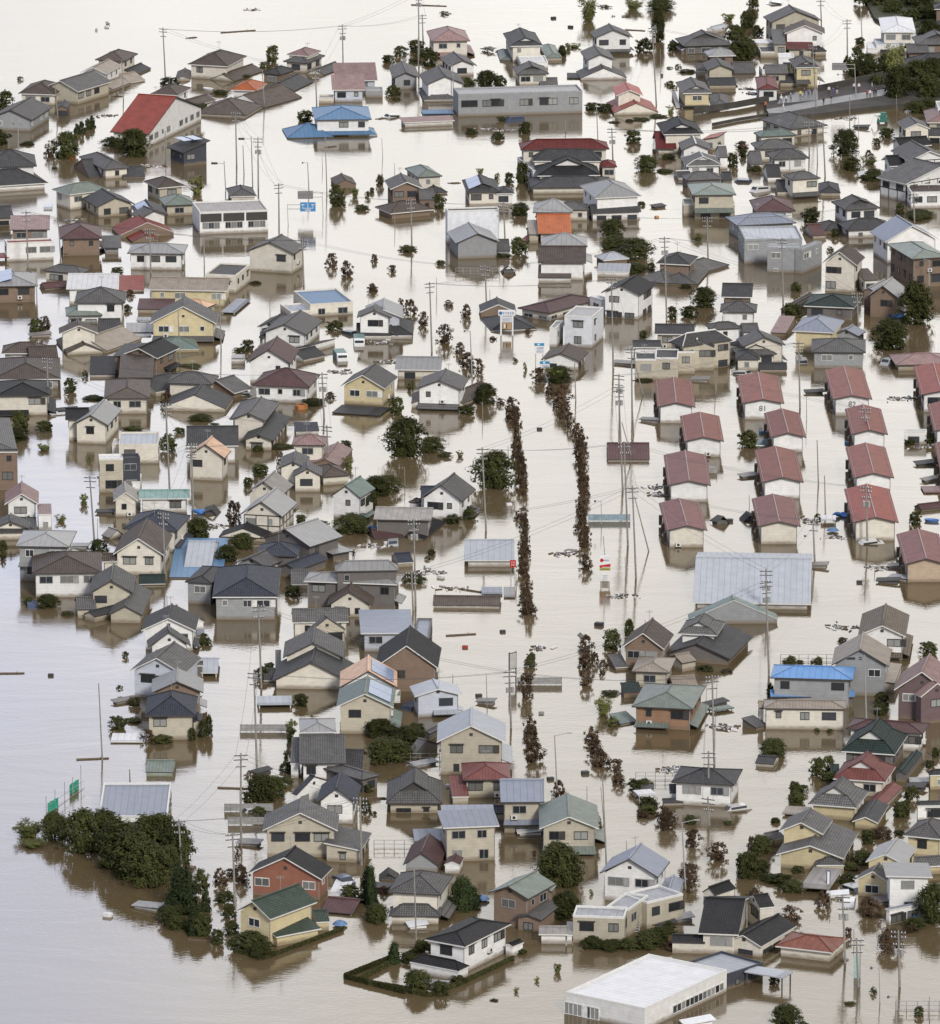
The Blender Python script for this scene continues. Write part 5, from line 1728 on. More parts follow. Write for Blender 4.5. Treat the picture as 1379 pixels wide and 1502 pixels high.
def crown_mesh(kind, size):
    """size 0 small (few px) .. 2 large"""
    shape = {'g': 'round', 'c': 'cone', 'r': 'round', 'y': 'tuft', 'b': 'flat', 'd': 'flat'}[kind]
    var = random.randrange(4 if size < 2 else 3)
    k = (kind, size, var)
    if k not in CR:
        n, per, leaf = [(40, 14, .17), (80, 20, .12), (200, 30, .068)][size]
        if kind in 'd': n = n//3
        if kind == 'y': n = int(n*.6)
        if kind == 'r': n = int(n*.6)
        me = leaf_crown(hash((size, var))%97 + ord(kind), n, per, leaf, shape); me.materials.append(LEAF[kind]); CR[k] = me
    return CR[k]
TR = {}
def trunk_mesh(kind, var):
    k = (kind, var)
    if k in TR: return TR[k]
    r = random.Random(var*7+ord(kind)); mb = MB()
    mb.bar((0,0,-.8), (.02,0,.5), .075, 0, 7, .055); mb.bar((.02,0,.5), (0,.03,1.25), .055, 0, 6, .03)
    for i in range(6):
        a = i*1.05 + r.uniform(0,.5); z = r.uniform(.25, 1.0); e = Vector((math.cos(a)*.62, math.sin(a)*.62, z+r.uniform(.2,.6)))
        mb.bar((0,0,z), e*.6+Vector((0,0,z*.4)), .03, 0, 5, .02); mb.bar(e*.6+Vector((0,0,z*.4)), e, .02, 0, 4, .008)
    me = bpy.data.meshes.new('trunk'); me.from_pydata(mb.v, [], mb.f); me.materials.append(WOOD); TR[k] = me; return me
TREES = []
def tree(kind, x, y, wpx, hpx, name=None, row=None):
    """x, y: photo px of the lowest visible middle; wpx, hpx crown size in photo px"""
    wpx *= 1.12; hpx *= 1.1
    s = scale_at(y); R = max(wpx/s/2, .25)
    Hh = max((hpx - .55*wpx*SP)/s/CP, .45*hpx/s/CP, .2)
    G = ground(x, y - R*s*SP*.75)
    big = 2 if wpx > 36 or hpx > 45 else (1 if wpx > 13 else 0)
    e = empty('shrub' if kind in 'bd' else {'c':'conifer','y':'bush'}.get(kind, 'street_tree' if row else ('garden_bush' if wpx < 17 else 'tree')), G)
    if kind == 'd': e.name = 'uprooted_shrub'
    cm = bpy.data.objects.new('crown' if kind not in 'bd' else 'foliage', crown_mesh(kind, big)); COL.objects.link(cm); cm.parent = e
    cm.scale = (R*1.02, R*random.uniform(.85, 1.0), Hh/2*1.02); cm.rotation_euler = (0, 0, random.uniform(0, 6.28)); cm.location = (0, 0, -.12 if Hh > 1 else -.05)
    if kind not in 'bd':
        tk = bpy.data.objects.new('trunk', trunk_mesh(kind, random.randrange(3))); COL.objects.link(tk); tk.parent = e; tk.scale = (max(R*.8,.5), max(R*.8,.5), Hh/2*1.05)
    TREES.append([kind, x, y-hpx/2, e, wpx, row]); return e
def hedge(pts, wpx, hpx):
    G = [ground(x, y) for x, y in pts]; s = scale_at(pts[0][1]); w = wpx/s*.8; h = hpx/s*.8
    r = random.Random(len(TREES)); mb = MB(); o0 = G[0].copy()
    for a, b in zip(G, G[1:]):
        d = (b-a); n = d.cross(Vector((0,0,1))).normalized(); ln = d.length
        mb.box((a+b)/2 - o0 + Vector((0,0,h*.4)), (ln, w*.7, h*.8), (d.normalized(), n))
        for i in range(int(ln*420)):
            t = r.random(); q = r.uniform(-1,1); z = r.random(); 
            if r.random() < .5: z = 1 + r.uniform(-.1,.08)
            else: q = (1 if q > 0 else -1)*r.uniform(.8,1.1)
            p = a - o0 + d*t + n*q*w/2*.8 + Vector((0,0,z*h*.92)); v = Vector((r.gauss(0,1), r.gauss(0,1), r.gauss(.4,1))).normalized(); tt = v.orthogonal().normalized(); bb = v.cross(tt); s2 = r.uniform(.07,.15)
            mb.face([p-tt*s2, p-bb*s2*.6, p+tt*s2, p+bb*s2*.6])
    return mb.build('hedge', LEAF['b'], None, o0)

# ---------------------------------------------------------------- poles
POLES = []
def pole(x, y, xt, yt, typ):
    G = ground(x, y); T = above(xt, yt, G); T = Vector((T.x-G.x, 0, T.z)); Hh = T.z
    lab = {'u': 'utility_pole', 't': 'utility_pole', 'p': 'pole', 'm': 'pole', 'l': 'street_lamp', 'lx': 'street_lamp', 's': 'traffic_signal', 'sb': 'road_sign', 'sg': 'road_sign'}[typ]
    e = empty(lab, G); e['px'] = 0; del e['px']
    P = lambda z, dx=0, dy=0: Vector((T.x*z/Hh + dx, dy, z))
    ang = random.uniform(-.5, .5); ca = Vector((math.cos(ang), math.sin(ang), 0))
    mb = MB(); r0 = .17 if typ in ('u','t') else (.12 if Hh > 5 else .07)
    mb.bar((-T.x*.1,0,-1.2), tuple(T), r0, 0, 10, r0*.62); mb.build('shaft', CONC if typ in ('u','t','m','p') else FRS, e)
    if typ in ('u', 't'):
        for i, dz in enumerate((.35, .95, 1.9, 2.6)[: (4 if typ == 't' else 3)]):
            if dz > Hh*.5: break
            m_ = MB(); ln = (.95, .95, .7, .5)[i]
            m_.box(P(Hh-dz), (2*ln, .12, .12), (ca, Vector((-ca.y, ca.x, 0)))); ao = m_.build('crossarm', STEEL, e)
            m2 = MB()
            for q in (-.9, -.45, .45, .9): m2.bar(P(Hh-dz)+ca*ln*q, P(Hh-dz+.26)+ca*ln*q, .06, 0, 6, .035)
            m2.build('insulators', WHITE, ao)
    if typ == 't' and Hh > 3:
        m_ = MB(); zz = max(Hh-3.3, Hh*.35)
        m_.bar(P(zz)+ca*.38, P(zz+.85)+ca*.38, .25, 0, 10); m_.bar(P(zz+.05)-ca*.4, P(zz+.8)-ca*.4, .2, 0, 10); m_.box(P(zz+.42), (1.0,.1,.1), (ca, Vector((-ca.y, ca.x, 0))))
        m_.build('transformer', FRS, e)
    if typ == 'l':
        m_ = MB(); m_.bar(P(Hh-.1), P(Hh+.05, -.9), .04, 0, 5); m_.build('arm', FRS, e); m_ = MB(); m_.bar(P(Hh-.2,-.95), P(Hh+.12,-.95), .2, 0, 8, .08); m_.build('lamp_head', STEEL, e)
    if typ == 'lx':
        m_ = MB(); m_.bar(P(Hh-.1), P(Hh+.3, 1.7), .045, 0, 5); m_.build('arm', FRS, e); m_ = MB(); m_.box(P(Hh+.3,2.0), (.7,.22,.12)); m_.build('lamp_head', FRS, e)
    if typ == 's':
        m_ = MB(); m_.bar(P(Hh-.5), P(Hh-.4,-1.6), .05, 0, 5); m_.build('arm', FRS, e)
        m_ = MB(); m_.box(P(Hh-.45,-1.9), (1.2,.3,.4)); so_ = m_.build('signal_box', STEEL, e)
        m_ = MB()
        for q in (-.36,0,.36): m_.bar(P(Hh-.45,-1.9+q,-.15), P(Hh-.45,-1.9+q,-.2), .13, 0, 10)
        m_.build('lens', GLD, so_)
    if typ in ('sb', 'sg'):
        sgn = 1 if typ == 'sb' else -1; wd, hg, x0 = (2.9, 1.75, 3.6) if typ == 'sb' else (2.9, 1.5, 3.0)
        m_ = MB()
        for z in (Hh-.15, Hh-.95): m_.bar(P(z), P(z, sgn*(x0)), .06, 0, 6)
        m_.build('arm', FRS, e)
        m_ = MB(); c = P(Hh-.55, sgn*(x0+.2)); c.z = Hh-.55; m_.box(c, (wd, .09, hg)); bo = m_.build('board', plain('road sign blue', (.06,.22,.47), .4, var=.05) if typ == 'sb' else plain('road sign back', (.17,.17,.175), .5, var=.1), e)
        if typ == 'sb':
            m_ = MB()
            for (a, b, w_, h_) in ((0,-.25,1.9,.1),(0,.25,.1,.9),(-.95,-.05,.1,.45),(.95,-.05,.1,.45),(-.95,.4,.6,.16),(.95,.4,.6,.16),(0,-.6,1.1,.16)): m_.box(c+Vector((a,-.055,b)), (w_, .02, h_))
            m_.build('arrows', WHITE, bo)
        else:
            m_ = MB()
            for b in (-.4, .4): m_.box(c+Vector((0,-.06,b)), (wd-.2, .05, .08))
            m_.build('rib', FRS, bo)
    POLES.append([typ, lab, x, (y+yt)/2, e, G + T, y-yt]); return e

# ---------------------------------------------------------------- people: one continuous skinned body each
BODY = {}
CLO = dict(W=(.62,.62,.62), N=(.03,.04,.09), O=(.40,.10,.05), Y=(.55,.5,.05), R=(.25,.02,.04), V=(.10,.07,.2), K=(.02,.02,.022), G=(.2,.21,.22))
def body_mesh(pose):
    if pose in BODY: return BODY[pose]
    # joints of a standing or striding adult, metres
    st = {'stand': .0, 'stride': .28, 'lean': .12}[pose]; ln = .18 if pose == 'lean' else .02
    J = dict(pel=(0,0,.95), sp=(0,-ln*.4,1.18), ch=(0,-ln*.8,1.38), nk=(0,-ln,1.5), hd=(0,-ln*1.2,1.62), ht=(0,-ln*1.2,1.74),
             hl=(-.11,0,.9), kl=(-.12,-.05-st*.7,.5), al=(-.12,.02-st,.09), tl=(-.13,-.14-st,.04), hr=(.11,0,.9), kr=(.12,-.05+st*.3,.5), ar=(.12,.03+st,.09), tr=(.13,-.13+st,.04),
             sl=(-.19,-ln*.8,1.40), el=(-.26,.03,1.13), wl=(-.24,-.12,.90), gl=(-.23,-.16,.82), sr=(.19,-ln*.8,1.40), er=(.27,.02,1.13), wr=(.22,-.16,.93), gr=(.2,-.2,.85))
    Rr = dict(pel=.135,sp=.13,ch=.15,nk=.055,hd=.095,ht=.075,hl=.1,kl=.062,al=.045,tl=.04,hr=.1,kr=.062,ar=.045,tr=.04,sl=.06,el=.045,wl=.032,gl=.034,sr=.06,er=.045,wr=.032,gr=.034)
    names = list(J); idx = {n: i for i, n in enumerate(names)}
    ed = [('pel','sp'),('sp','ch'),('ch','nk'),('nk','hd'),('hd','ht'),('pel','hl'),('hl','kl'),('kl','al'),('al','tl'),('pel','hr'),('hr','kr'),('kr','ar'),('ar','tr'),('ch','sl'),('sl','el'),('el','wl'),('wl','gl'),('ch','sr'),('sr','er'),('er','wr'),('wr','gr')]
    me = bpy.data.meshes.new('body'); me.from_pydata([J[n] for n in names], [(idx[a], idx[b]) for a, b in ed], [])
    o = bpy.data.objects.new('body', me); COL.objects.link(o)
    m = o.modifiers.new('skin', 'SKIN')
    for i, n in enumerate(names): me.skin_vertices[0].data[i].radius = (Rr[n], Rr[n]*(.8 if n in ('ch','sp','pel') else 1)); me.skin_vertices[0].data[i].use_root = (n == 'pel')
    o.modifiers.new('sub', 'SUBSURF').levels = 1
    bpy.context.view_layer.update(); dg = bpy.context.evaluated_depsgraph_get()
    res = bpy.data.meshes.new_from_object(o.evaluated_get(dg)); bpy.data.objects.remove(o)
    for p in res.polygons:
        z = p.center.z; ax = abs(p.center.x)
        p.material_index = 0 if z > 1.5 or (ax > .18 and z < .93 and z > .7) else (1 if z > .93 else (3 if z < .12 else 2)); p.use_smooth = True
    BODY[pose] = res; return res
def person(x, y, top, leg, pose, label, rz=0.0, z=None, hat=None):
    G = ground(x, y, z) if z is not None else ground(x, y, 1.3)
    me = body_mesh(pose).copy()
    skin = plain('skin', (.42,.27,.19))
    for m in (skin, plain('cloth '+top, CLO[top]), plain('cloth '+leg, CLO[leg]), FRD): me.materials.append(m)
    o = bpy.data.objects.new('person', me); COL.objects.link(o); o.location = G; o.rotation_euler = (0,0,rz); tag(o, label, 'person')
    hm = MB(); n = 10
    ly = -.22 if pose == 'lean' else -.024
    rings = [(1.66,.112),(1.72,.112),(1.78,.085),(1.81,.03)]
    for (z0,r0),(z1,r1) in zip(rings, rings[1:]):
        for i in range(n):
            a, b = 2*math.pi*i/n, 2*math.pi*(i+1)/n
            hm.face([(math.cos(a)*r0,ly+math.sin(a)*r0+.01,z0),(math.cos(b)*r0,ly+math.sin(b)*r0+.01,z0),(math.cos(b)*r1,ly+math.sin(b)*r1+.01,z1),(math.cos(a)*r1,ly+math.sin(a)*r1+.01,z1)])
    hm.build('helmet' if hat else 'hair', plain('cloth '+hat, CLO[hat]) if hat else plain('black hair', (.015,.013,.012)), o)
    return o

# ---------------------------------------------------------------- drifting and standing small things
EXTRA = []
def car_mesh(root, o, col, van=False):
    w, l, h = 1.6, 4.1, (1.75 if van else 1.35); pz = -.8
    prof = [(-l/2,.1),(-l/2,.75),(-l*.46,.85),(-l*.3,h),( l*.22,h),(l*.36,.85),(l/2,.72),(l/2,.1)] if not van else [(-l/2,.1),(-l/2,1.1),(-l*.45,h),(l*.3,h),(l*.43,.95),(l/2,.8),(l/2,.1)]
    mb = MB(); mb.prism([(-w/2, y, z+pz) for y, z in prof], (w, 0, 0)); b = mb.build('body', plain('car paint '+str(col), col, .25, var=.05), root)
    g = MB(); 
    ys = (-l*.4, l*.33) if not van else (-l*.44, l*.36)
    for sx in (-1, 1): g.box((sx*(w/2+.005), (ys[0]+ys[1])/2, h-.28+pz), (.03, (ys[1]-ys[0])*.75, .32))
    g.build('side_windows', GLD, root)
    g = MB(); g.prism([(-w/2+.1, prof[-3][0]-.06 if not van else l*.41, .9+pz), (w/2-.1, prof[-3][0]-.06 if not van else l*.41, .9+pz), (w/2-.15, l*.235 if not van else l*.31, h-.06+pz), (-w/2+.15, l*.235 if not van else l*.31, h-.06+pz)], (0,.05,.03)); g.build('windscreen', GLD, root)
    for sy in (-1, 1):
        wm = MB(); wm.bar((-w/2-.02, sy*l*.31, .28+pz), (w/2+.02, sy*l*.31, .28+pz), .3, 0, 12); wm.build('wheel', FRD, root)
    return b
def floater(typ, x, y, arg):
    G = ground(x, y); s = scale_at(y); rng = random.Random(int(x*7+y)); rz = rng.uniform(-.6, .6)
    U = Vector((math.cos(rz), math.sin(rz), 0)); Vv = Vector((-math.sin(rz), math.cos(rz), 0)); ax = (U, Vv)
    COLS = dict(O=(.40,.16,.05), D=(.03,.03,.032), Q=(.5,.25,.1), W=(.6,.6,.6), R=(.3,.04,.03), G=(.2,.22,.2), U=(.08,.2,.4))
    def one(name, cat, mb, mat, desc): 
        o = mb.build(name, mat, None, G); EXTRA.append([name, x, y, o, cat, desc]); return o
    if typ in ('car', 'van'):
        e = empty('car' if typ == 'car' else 'van', G); e.rotation_euler = (rng.uniform(-.08,.12), rng.uniform(-.1,.1), rng.uniform(0, 6.28))
        cc = rng.choice([('white',(.6,.6,.6)),('silver',(.35,.36,.37)),('pale grey',(.5,.5,.5)),('dark blue',(.05,.07,.12))]); car_mesh(e, G, cc[1], typ == 'van'); EXTRA.append([typ, x, y, e, typ, cc[0]+' '+typ+' half sunk']); return
    if typ == 'truck':
        e = empty('truck', G); e.rotation_euler = (0,0,rng.uniform(-.3,.3)); m = MB(); m.box((0,0,.6), (1.9,3.2,1.3)); m.build('cargo_box', plain('truck teal', (.12,.2,.19)), e)
        m = MB(); m.prism([(-.9,-1.7,-.3),(-.9,-1.7,1.2),(-.9,-2.6,1.2),(-.9,-3.1,.5),(-.9,-3.1,-.3)], (1.8,0,0)); m.build('cab', WHITE, e); m = MB(); m.box((0,-2.95,.85), (1.5,.3,.4)); m.build('windscreen', GLD, e)
        EXTRA.append([typ, x, y, e, 'truck', 'small teal box truck stranded']); return
    if typ == 'crate':
        c = COLS.get(arg, COLS['W']); m = MB(); w = rng.uniform(.7, 1.3) if arg != 'O' else 1.8; hh = w*.5
        m.box((0,0,hh*.2), (w, w*.7, hh), ax); m.box((0,0,hh*.72), (w*.9, w*.62, .08), ax); m.bar(U*w*.4+Vector((0,0,hh*.7)), U*w*.62+Vector((0,0,hh*.5)), .05)
        cn = dict(O='orange', D='black', Q='tan', W='white', R='red', G='grey', U='blue').get(arg, 'white')
        one('floating_box', 'box', m, plain('box '+str(arg), c), cn+' box floating'); return
    if typ == 'umbrella':
        m = MB(); n = 12
        for i in range(n):
            a, b = 2*math.pi*i/n, 2*math.pi*(i+1)/n; R = 1.0
            for r0, z0, r1, z1 in ((R,.25,R*.6,.62),(R*.6,.62,.03,.8)): m.face([(math.cos(a)*r0,math.sin(a)*r0,z0),(math.cos(b)*r0,math.sin(b)*r0,z0),(math.cos(b)*r1,math.sin(b)*r1,z1),(math.cos(a)*r1,math.sin(a)*r1,z1)])
        m.bar((0,0,-.6), (0,0,.85), .04)
        one('parasol', 'parasol', m, plain('blue canvas', (.10,.18,.33)), 'blue cover tilted'); return
    if typ == 'boat':
        m = MB(); L0 = 2.3; n = 14
        rim = [Vector((math.cos(2*math.pi*i/n)*L0*.5*(1.0 if math.cos(2*math.pi*i/n) < .3 else 1.15), math.sin(2*math.pi*i/n)*.65, .38)) for i in range(n)]; bot = [Vector((p.x*.75, p.y*.6, -.15)) for p in rim]; inn = [Vector((p.x*.86, p.y*.8, .36)) for p in rim]; ib = [Vector((p.x*.7, p.y*.55, .05)) for p in rim]
        for i in range(n):
            j = (i+1)%n; m.face([bot[i],bot[j],rim[j],rim[i]]); m.face([rim[i],rim[j],inn[j],inn[i]]); m.face([inn[i],inn[j],ib[j],ib[i]])
        m.face(ib); m.box((0,0,.28), (.3,1.0,.05)); o = one('rowing_boat', 'boat', m, plain('boat hull blue', (.07,.17,.42)) if x > 1300 else WHITE, ('blue' if x > 1300 else 'white')+' small boat adrift'); o.rotation_euler = (0,0,rz); return
    if typ in ('plank', 'log', 'beam'):
        ln = {'plank': 2.6, 'log': 8.0 if x < 700 and y < 60 else 4.5, 'beam': 6.5}[typ]; m = MB()
        if typ == 'plank':
            m.box((0,0,.05), (ln, .35, .1), ax); m.box(U*.2+Vector((0,0,.14)), (ln*.6, .3, .08), (U+Vv*.15, Vv)); one('plank', 'plank', m, WOOD, 'brown planks floating')
        elif typ == 'log':
            m.bar(-U*ln/2+Vector((0,0,.05)), U*ln/2+Vector((0,0,.08)), .16, 0, 8, .1); m.bar(U*ln*.2, U*ln*.3+Vv*.5+Vector((0,0,.3)), .06, 0, 5, .02); one('log', 'log', m, WOOD, 'dark log drifting')
        else:
            for q in (0, .45, .9): m.box((0,0,.15+q), (ln, .08, .1))
            for q in range(9): m.box((-ln/2+q*ln/8, 0, .5), (.08,.1,1.3))
            m.box((0,.03,.55), (ln, .03, .9)); one('gate', 'gate', m, plain('pale metal gate', (.25,.33,.38)) if y < 800 else FRS, 'long low metal gate rising from the water')
        return
    if typ == 'railing':
        m = MB(); ln = 8.0
        for q in range(7): m.bar((-ln/2+q*ln/6,0,-.8), (-ln/2+q*ln/6,0,1.2), .05, 0, 5)
        for z in (1.2, .65, .1): m.bar((-ln/2,0,z), (ln/2,0,z), .035, 0, 4)
        one('railing', 'railing', m, FRS, 'thin metal railing standing'); return
    if typ in ('slab', 'whiteslab'):
        m = MB(); w, d = rng.uniform(2.6, 4.2), rng.uniform(1.3, 2.2)
        cmat = WHITE if typ == 'whiteslab' else rng.choice([roofmat('G'), roofmat('Z'), FRS])
        tl = Vector((0,0,rng.uniform(.05,.3)))
        m.prism([-U*w/2-Vv*d/2+Vector((0,0,.25)), U*w/2-Vv*d/2+Vector((0,0,.25))+tl, U*w/2+Vv*d/2+Vector((0,0,.4))+tl, -U*w/2+Vv*d/2+Vector((0,0,.4))], (0,0,.1))
        m.box((0,0,0), (w*.8, d*.8, .5), ax); one('sunken_shed', 'shed', m, cmat, ('white' if typ == 'whiteslab' else 'grey')+' flat shed lid just above the water'); return
    if typ in ('awning', 'sheet'):
        m = MB(); n = 6; w, d = 2.8, 1.8
        def zz(i, j): return .35 + .25*math.sin(i*1.3+j) + .2*math.cos(j*1.7+i*.4)
        for i in range(n):
            for j in range(n):
                q = [(-w/2+w*a/n, -d/2+d*b/n, zz(a,b)) for a,b in ((i,j),(i+1,j),(i+1,j+1),(i,j+1))]; m.face(q)
        m.bar((-w/2,0,-.3), (w/2,0,.3), .04); one('tarpaulin', 'tarpaulin', m, plain('blue tarpaulin', (.07,.2,.5)), 'crumpled blue sheet'); return
    if typ == 'wreck':
        m = MB(); w = 2.6
        m.prism([(-w/2,-1,.1),(0,-1,1.1),(0,1,1.1),(-w/2,1,.1)], (0,0,.12)); m.prism([(w/2,-1,.1),(0,-1,1.1),(0,1,1.1),(w/2,1,.1)], (0,0,.12)); m.box((0,0,.1), (w*.7,1.6,.9)); o = one('capsized_roof', 'roof', m, roofmat('G'), 'broken small roof tilted'); o.rotation_euler = (rng.uniform(-.25,.25), rng.uniform(-.3,.3), rz); return
    if typ == 'drift':
        m = MB()
        for i in range(26):
            p = Vector((rng.gauss(0,1.1), rng.gauss(0,.8), .06)); a = rng.uniform(0,3.14); m.box(p, (rng.uniform(.2,1.1), rng.uniform(.08,.3), .14), (Vector((math.cos(a),math.sin(a),0)), Vector((-math.sin(a),math.cos(a),0))), rng.choice([0,0,1,2]))
        one('debris_raft', 'debris', m, [WOOD, WHITE, FRS], 'scattered raft of broken boards'); return
    if typ == 'wheel':
        m = MB(); n = 16
        for i in range(n):
            a, b = 2*math.pi*i/n, 2*math.pi*(i+1)/n
            for r0, y0_, r1, y1_ in ((.75,-.3,.75,.3),(.75,.3,.35,.3),(.35,.3,.35,-.3),(.35,-.3,.75,-.3)): m.face([(math.cos(a)*r0,y0_,.3+math.sin(a)*r0),(math.cos(b)*r0,y0_,.3+math.sin(b)*r0),(math.cos(b)*r1,y1_,.3+math.sin(b)*r1),(math.cos(a)*r1,y1_,.3+math.sin(a)*r1)])
        one('culvert_ring', 'pipe', m, CONC, 'dark round concrete ring'); return
    if typ == 'dish':
        m = MB(); m.box((0,0,.5), (1.3,.5,1.0)); m.bar((0,-.3,.5), (0,-.27,.5), .4, 0, 14); m.bar((.6,.1,-.5), (.6,.1,1.5), .05); one('outdoor_unit', 'air conditioner', m, FRS, 'grey outdoor fan unit'); return
    if typ == 'sat': 
        return
    if typ == 'stair':
        m = MB()
        for i in range(9): m.box((0, -1.4+i*.32, .1+i*.24), (1.0,.3,.06))
        for sx in (-.5,.5): m.bar((sx,-1.5,.1), (sx,1.4,2.2), .05); m.bar((sx,-1.5,1.0), (sx,1.4,3.1), .03)
        one('outdoor_stair', 'staircase', m, FRS, 'open metal staircase rising'); return
    if typ == 'excavator':
        e = empty('small_excavator', G); m = MB(); m.box((0,0,.9), (1.9,2.0,1.1)); m.box((.2,.3,1.7), (1.1,1.2,.9)); m.build('cab', plain('green machine', (.03,.14,.11)), e)
        m = MB(); m.bar((-.6,-.9,1.0), (-1.7,-1.8,2.2), .16); m.bar((-1.7,-1.8,2.2), (-2.3,-2.6,.6), .13); m.build('boom', WHITE, e)
        m = MB()
        for sx in (-.8,.8): m.box((sx,0,.15), (.45,2.6,.6))
        m.build('track', FRD, e); EXTRA.append([typ, x, y, e, 'excavator', 'toppled green machine with a pale arm']); return
    if typ == 'banner':
        e = empty('upright_sign', G); m = MB(); m.box((0,0,1.4), (.55,.12,2.6)); bo = m.build('board', plain('banner navy', (.08,.09,.16)), e); m = MB(); m.box((.0,-.07,1.4), (.3,.03,2.3)); m.build('panel', WHITE, bo); EXTRA.append([typ, x, y, e, 'sign', 'narrow navy and white upright sign']); return
    if typ == 'signpost':
        e = empty('upright_sign', G); m = MB(); m.box((0,0,1.2), (.55,.2,3.4)); m.build('board', plain('pale teal board', (.28,.42,.42)), e); m = MB(); m.bar((.5,0,-1),(.5,0,5.0), .08); m.build('post', FRS, e); EXTRA.append([typ, x, y, e, 'sign', 'tall pale teal sign board on a grey post']); return
    if typ == 'diamond':
        e = empty('warning_sign', G); T = above(x, y, G); m = MB(); G2 = ground(x, y+12); e.location = G2; zt = above(x, y, G2).z
        m.bar((0,0,-.6),(0,0,zt), .05); m.build('post', FRS, e); m = MB(); m.prism([(-.5,-.08,zt),(0,-.08,zt-.5),(.5,-.08,zt),(0,-.08,zt+.5)], (0,.04,0)); m.build('plate', plain('sign back', (.16,.16,.16)), e); EXTRA.append([typ, x, y, e, 'sign', 'diamond shaped road sign back']); return
    if typ == 'greennet':
        e = empty('net_frame', ground(97, 1188)); base = e.location
        P = lambda px, py, z=0: ground(px, py, 0) - base + Vector((0,0,z))
        pa = [(68,1195),(95,1174),(119,1160)]; m = MB()
        for q in pa + [(81,1185),(107,1167)]: m.bar(P(*q, -1), P(*q, 2.6 if q != (119,1160) else 3.6), .05, 0, 5)
        for z in (.1, 1.1): m.bar(P(68,1195,z), P(124,1156,z), .04, 0, 4)
        m.build('frame', FRS, e)
        for (a, b) in (((70,1193),(85,1184)),((102,1166),(115,1157))):
            m = MB(); A, B = P(*a, 0), P(*b, 0); n = 8
            for i in range(n):
                for j in range(5):
                    f = lambda u, v: A.lerp(B, u/n) + Vector((.12*math.sin(u*1.9), .12*math.cos(u*2.3+v), -.1+v*.3))
                    m.face([f(i,j), f(i+1,j), f(i+1,j+1), f(i,j+1)])
            m.build('net', plain('green net', (.03,.28,.19), .7), e)
        tag(e, 'green nets hanging on a frame in open water at the left', 'net'); return
    if typ in ('shopsign', 'bluesign', 'signtoyota', 'signred', 'sheetsign'):
        return sign(typ, x, y)
def stroke_text(m, c, w, h, rows, mi=0, seed=1):
    """rows of small glyph-like strokes for lettering too small to read"""
    r = random.Random(seed)
    for k, n in enumerate(rows):
        hh = h/len(rows)*.62; z = c[2] + h/2 - h/len(rows)*(k+.5)
        for i in range(n):
            x0 = c[0] - w/2 + w*(i+.5)/n; cw = w/n*.66
            m.box((x0, c[1], z+hh*.35), (cw, .02, hh*.16), None, mi); m.box((x0, c[1]-.004, z-hh*.35), (cw, .02, hh*.16), None, mi)
            m.box((x0-cw*.3*(r.random()), c[1]-.008, z), (cw*.2, .02, hh*.9), None, mi)
            if r.random() < .6: m.box((x0, c[1]-.012, z), (cw*.9, .02, hh*.14), None, mi)
